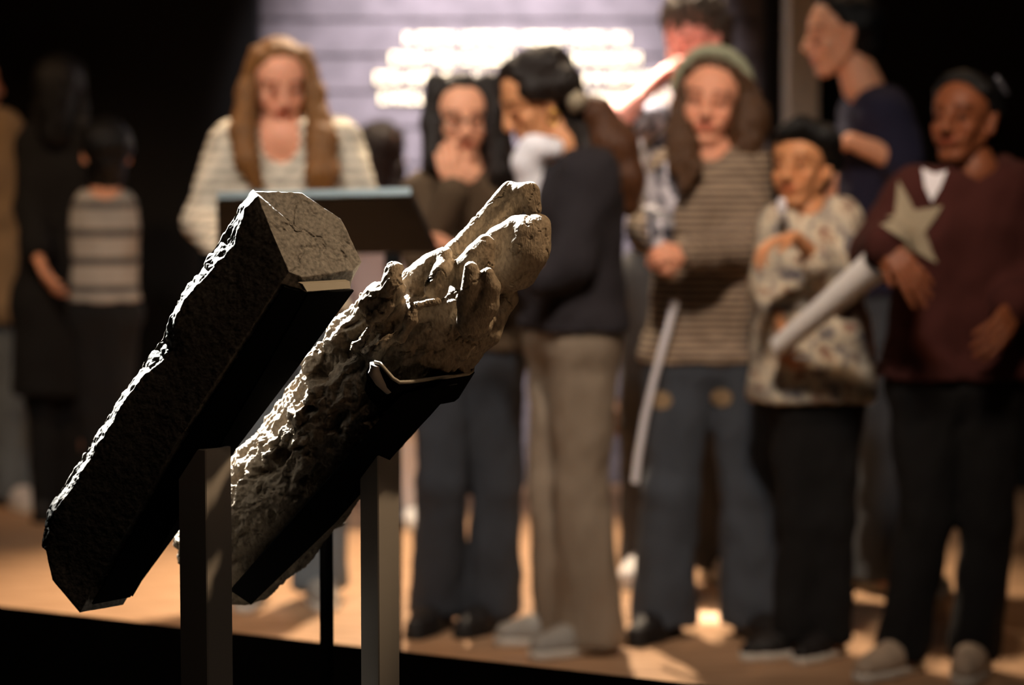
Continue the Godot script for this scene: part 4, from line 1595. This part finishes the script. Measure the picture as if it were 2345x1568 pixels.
	extra(w9, "hood", lump([[2145, 420, 0.02, 0.02], [2230, 385, 0.10, 0.035], [2300, 385, 0.04, 0.03], [2290, 410, -0.05, 0.022]], 5.95), "cloth_maroon")
	extra(w9, "hair_clip", lump([[2282, 178, 0.03, 0.008], [2306, 215, 0.05, 0.008]], 5.95), "hair_clip", "shiny hair clip")
	build_star(w9)
	# 10 man in navy at the back
	person({
		"label": "tall person in a navy top seen from the side behind the floral shirt",
		"d": 7.1, "s": 1.03, "skin": "skin_light", "head": [1925, 78], "yaw": -82, "pitch": 6, "hs": 1.05, "neck": [1975, 195],
		"shl": [1985, 255, 0.15], "shr": [2025, 265, -0.15], "ell": [2050, 420, 0.1], "elr": [2068, 372, -0.2], "wrl": [1960, 420, 0.0], "wrr": [1945, 322, -0.24],
		"hpl": [1980, 660, 0.06], "hpr": [2005, 660, -0.06], "knl": [1985, 1000, 0.05], "knr": [2015, 1000, -0.05], "anl": [1985, 1335, 0.05], "anr": [2025, 1335, -0.05],
		"handl": [[1920, 430, -0.05], Vector3(0, 0, -1), 0.7], "handr": [[1937, 330, -0.05], Vector3(0.3, -0.6, 0), 1.0],
		"hair": "hair_black", "style": "short", "trousers": "denim_slate", "hem": 0.085, "wide": 0.02, "top": "sweatshirt", "cloth": "cloth_navy", "hemline": 670, "loose": 0.024, "sleeve": 0.5,
		"toel": -60, "toer": 60, "shoe": "shoe_grey"})
	# 11 grey haired man, hand at his face
	person({
		"label": "person with tousled grey hair and a hand raised to the face before the lettered wall",
		"d": 7.25, "s": 1.03, "skin": "skin_ruddy", "head": [1592, 95], "yaw": -48, "pitch": 14, "hs": 1.05, "neck": [1610, 205],
		"shl": [1525, 268, 0.0], "shr": [1690, 268], "ell": [1415, 268, -0.22], "elr": [1720, 430], "wrl": [1478, 212, -0.25], "wrr": [1640, 560, -0.2],
		"hpl": [1500, 640], "hpr": [1590, 640], "knl": [1480, 980], "knr": [1610, 980], "anl": [1478, 1330], "anr": [1645, 1345],
		"handl": [[1530, 165, -0.22], Vector3(1, -0.3, 0.4), 0.5], "handr": [[1600, 590, -0.25], Vector3(0, -1, 0), 0.5],
		"hair": "hair_grey", "style": "tousled", "curls": 0.012, "trousers": "cloth_charcoal", "hem": 0.075, "wide": 0.018, "top": "shirt", "cloth": "shirt_printed", "hemline": 560, "loose": 0.018, "sleeve": 0.42,
		"toel": -20, "toer": 20, "shoe": "shoe_white"})
	# 12 child at the back
	person({
		"label": "child with auburn hair in white trousers behind the visitor in the striped sweater",
		"d": 8.3, "s": 0.80, "skin": "skin_light", "head": [876, 352], "yaw": 150, "hs": 0.93, "neck": [878, 430],
		"shl": [838, 465], "shr": [922, 465], "ell": [828, 570], "elr": [932, 570], "wrl": [830, 670, -0.05], "wrr": [930, 670, -0.05],
		"hpl": [856, 760], "hpr": [912, 760], "knl": [858, 970], "knr": [925, 970], "anl": [860, 1180], "anr": [932, 1180],
		"handl": [[832, 715, -0.06], Vector3(1, 0, 0), 0.5], "handr": [[930, 715, -0.06], Vector3(-1, 0, 0), 0.5],
		"hair": "hair_auburn", "style": "long", "trousers": "cloth_white", "hem": 0.06, "wide": 0.012, "top": "jumper", "cloth": "cloth_rose", "hemline": 770, "loose": 0.022,
		"toel": 10, "toer": 15, "shoe": "shoe_white"})


func build_bench() -> void:
	var l := P(1400, 930, 8.2)
	var r := P(2010, 930, 8.2)
	var t := thing("bench", Vector3((l.x + r.x) / 2, 0, -8.3), "low brown wooden bench behind the standing visitors", "bench")
	var m := shape()
	box(m, Vector3(0, l.y - 0.045, 0), Vector3(r.x - l.x, 0.09, 0.36), Basis(), 0.006)
	obj("seat", m, "bench_wood", t)
	for q in [-1.0, 1.0]:
		var e := shape()
		box(e, Vector3(q * ((r.x - l.x) / 2 - 0.08), (l.y - 0.09) / 2, 0), Vector3(0.05, l.y - 0.09, 0.32), Basis(), 0.004)
		obj("end_panel", e, "bench_wood", t)


func px_line(list: Array, d: float) -> Array:
	var out := []
	for q in list:
		out.append(J(q, d))
	return out


func build_star(w: Dictionary) -> void:
	var outer := []
	for k in 10:
		var a := deg_to_rad(-100.0 + 36.0 * k)
		var r := 118.0 if k % 2 == 0 else 50.0
		outer.append(Vector2(2118 + cos(a) * r * 0.80, 532 + sin(a) * r))
	patch(w, w.top, outer, "star", "cloth_print", "pale star on the chest")


func patch(w: Dictionary, bones: PackedFloat32Array, outer: Array, called: String, material: String, label := "", lift := 0.012) -> void:
	# a flat piece of cloth laid on the body, following its surface
	var m := shape()
	var c := Vector2.ZERO
	for q in outer:
		c += q / outer.size()
	var n := 6
	var count_ := outer.size()
	for k in count_:
		var a: Vector2 = outer[k]
		var b: Vector2 = outer[(k + 1) % count_]
		var grid := {}
		for i in n + 1:
			for l in n + 1 - i:
				var q := c + (a - c) * (float(i) / n) + (b - c) * (float(l) / n)
				var p := P(q.x, q.y, w.d - 0.35)
				for step in 90:
					var f := inside_of(bones, 0.03, p)
					if f < lift:
						break
					p.z -= maxf(f * 0.6, 0.003)
				p.z = maxf(p.z, w.base.z - 0.1)
				grid[Vector2i(i, l)] = m.v.size()
				m.v.append(p)
				m.n.append(Vector3(0, 0, 1))
		for i in n:
			for l in n - i:
				m.i.append_array([grid[Vector2i(i, l)], grid[Vector2i(i, l + 1)], grid[Vector2i(i + 1, l)]])
				if l < n - i - 1:
					m.i.append_array([grid[Vector2i(i + 1, l)], grid[Vector2i(i, l + 1)], grid[Vector2i(i + 1, l + 1)]])
	smooth(m)
	if m.n[0].z < 0:
		var ix: PackedInt32Array = m.i
		for k in range(0, ix.size(), 3):
			var t := ix[k]
			ix[k] = ix[k + 1]
			ix[k + 1] = t
		m.i = ix
		smooth(m)
	obj(called, m, material, w.o, w.base, label)


func build_roll() -> void:
	var a := P(1785, 792, 5.95)
	var b := P(2008, 604, 5.70)
	var y := (b - a).normalized()
	var x := y.cross(Vector3(0, 0, 1)).normalized()
	var l := (b - a).length()
	var m := shape()
	lathe(m, Transform3D(Basis(x, y, x.cross(y)), Vector3.ZERO), [[0.016, 0.0], [0.026, 0.0], [0.031, l * 0.5], [0.040, l], [0.038, l], [0.029, l * 0.5], [0.023, 0.01]], 20)
	var o := obj("paper_roll", m, "paper_white", null, Vector3.ZERO)
	o.position = a
	tag(o, "long white roll of paper held slantwise before the floral shirt", "paper roll")
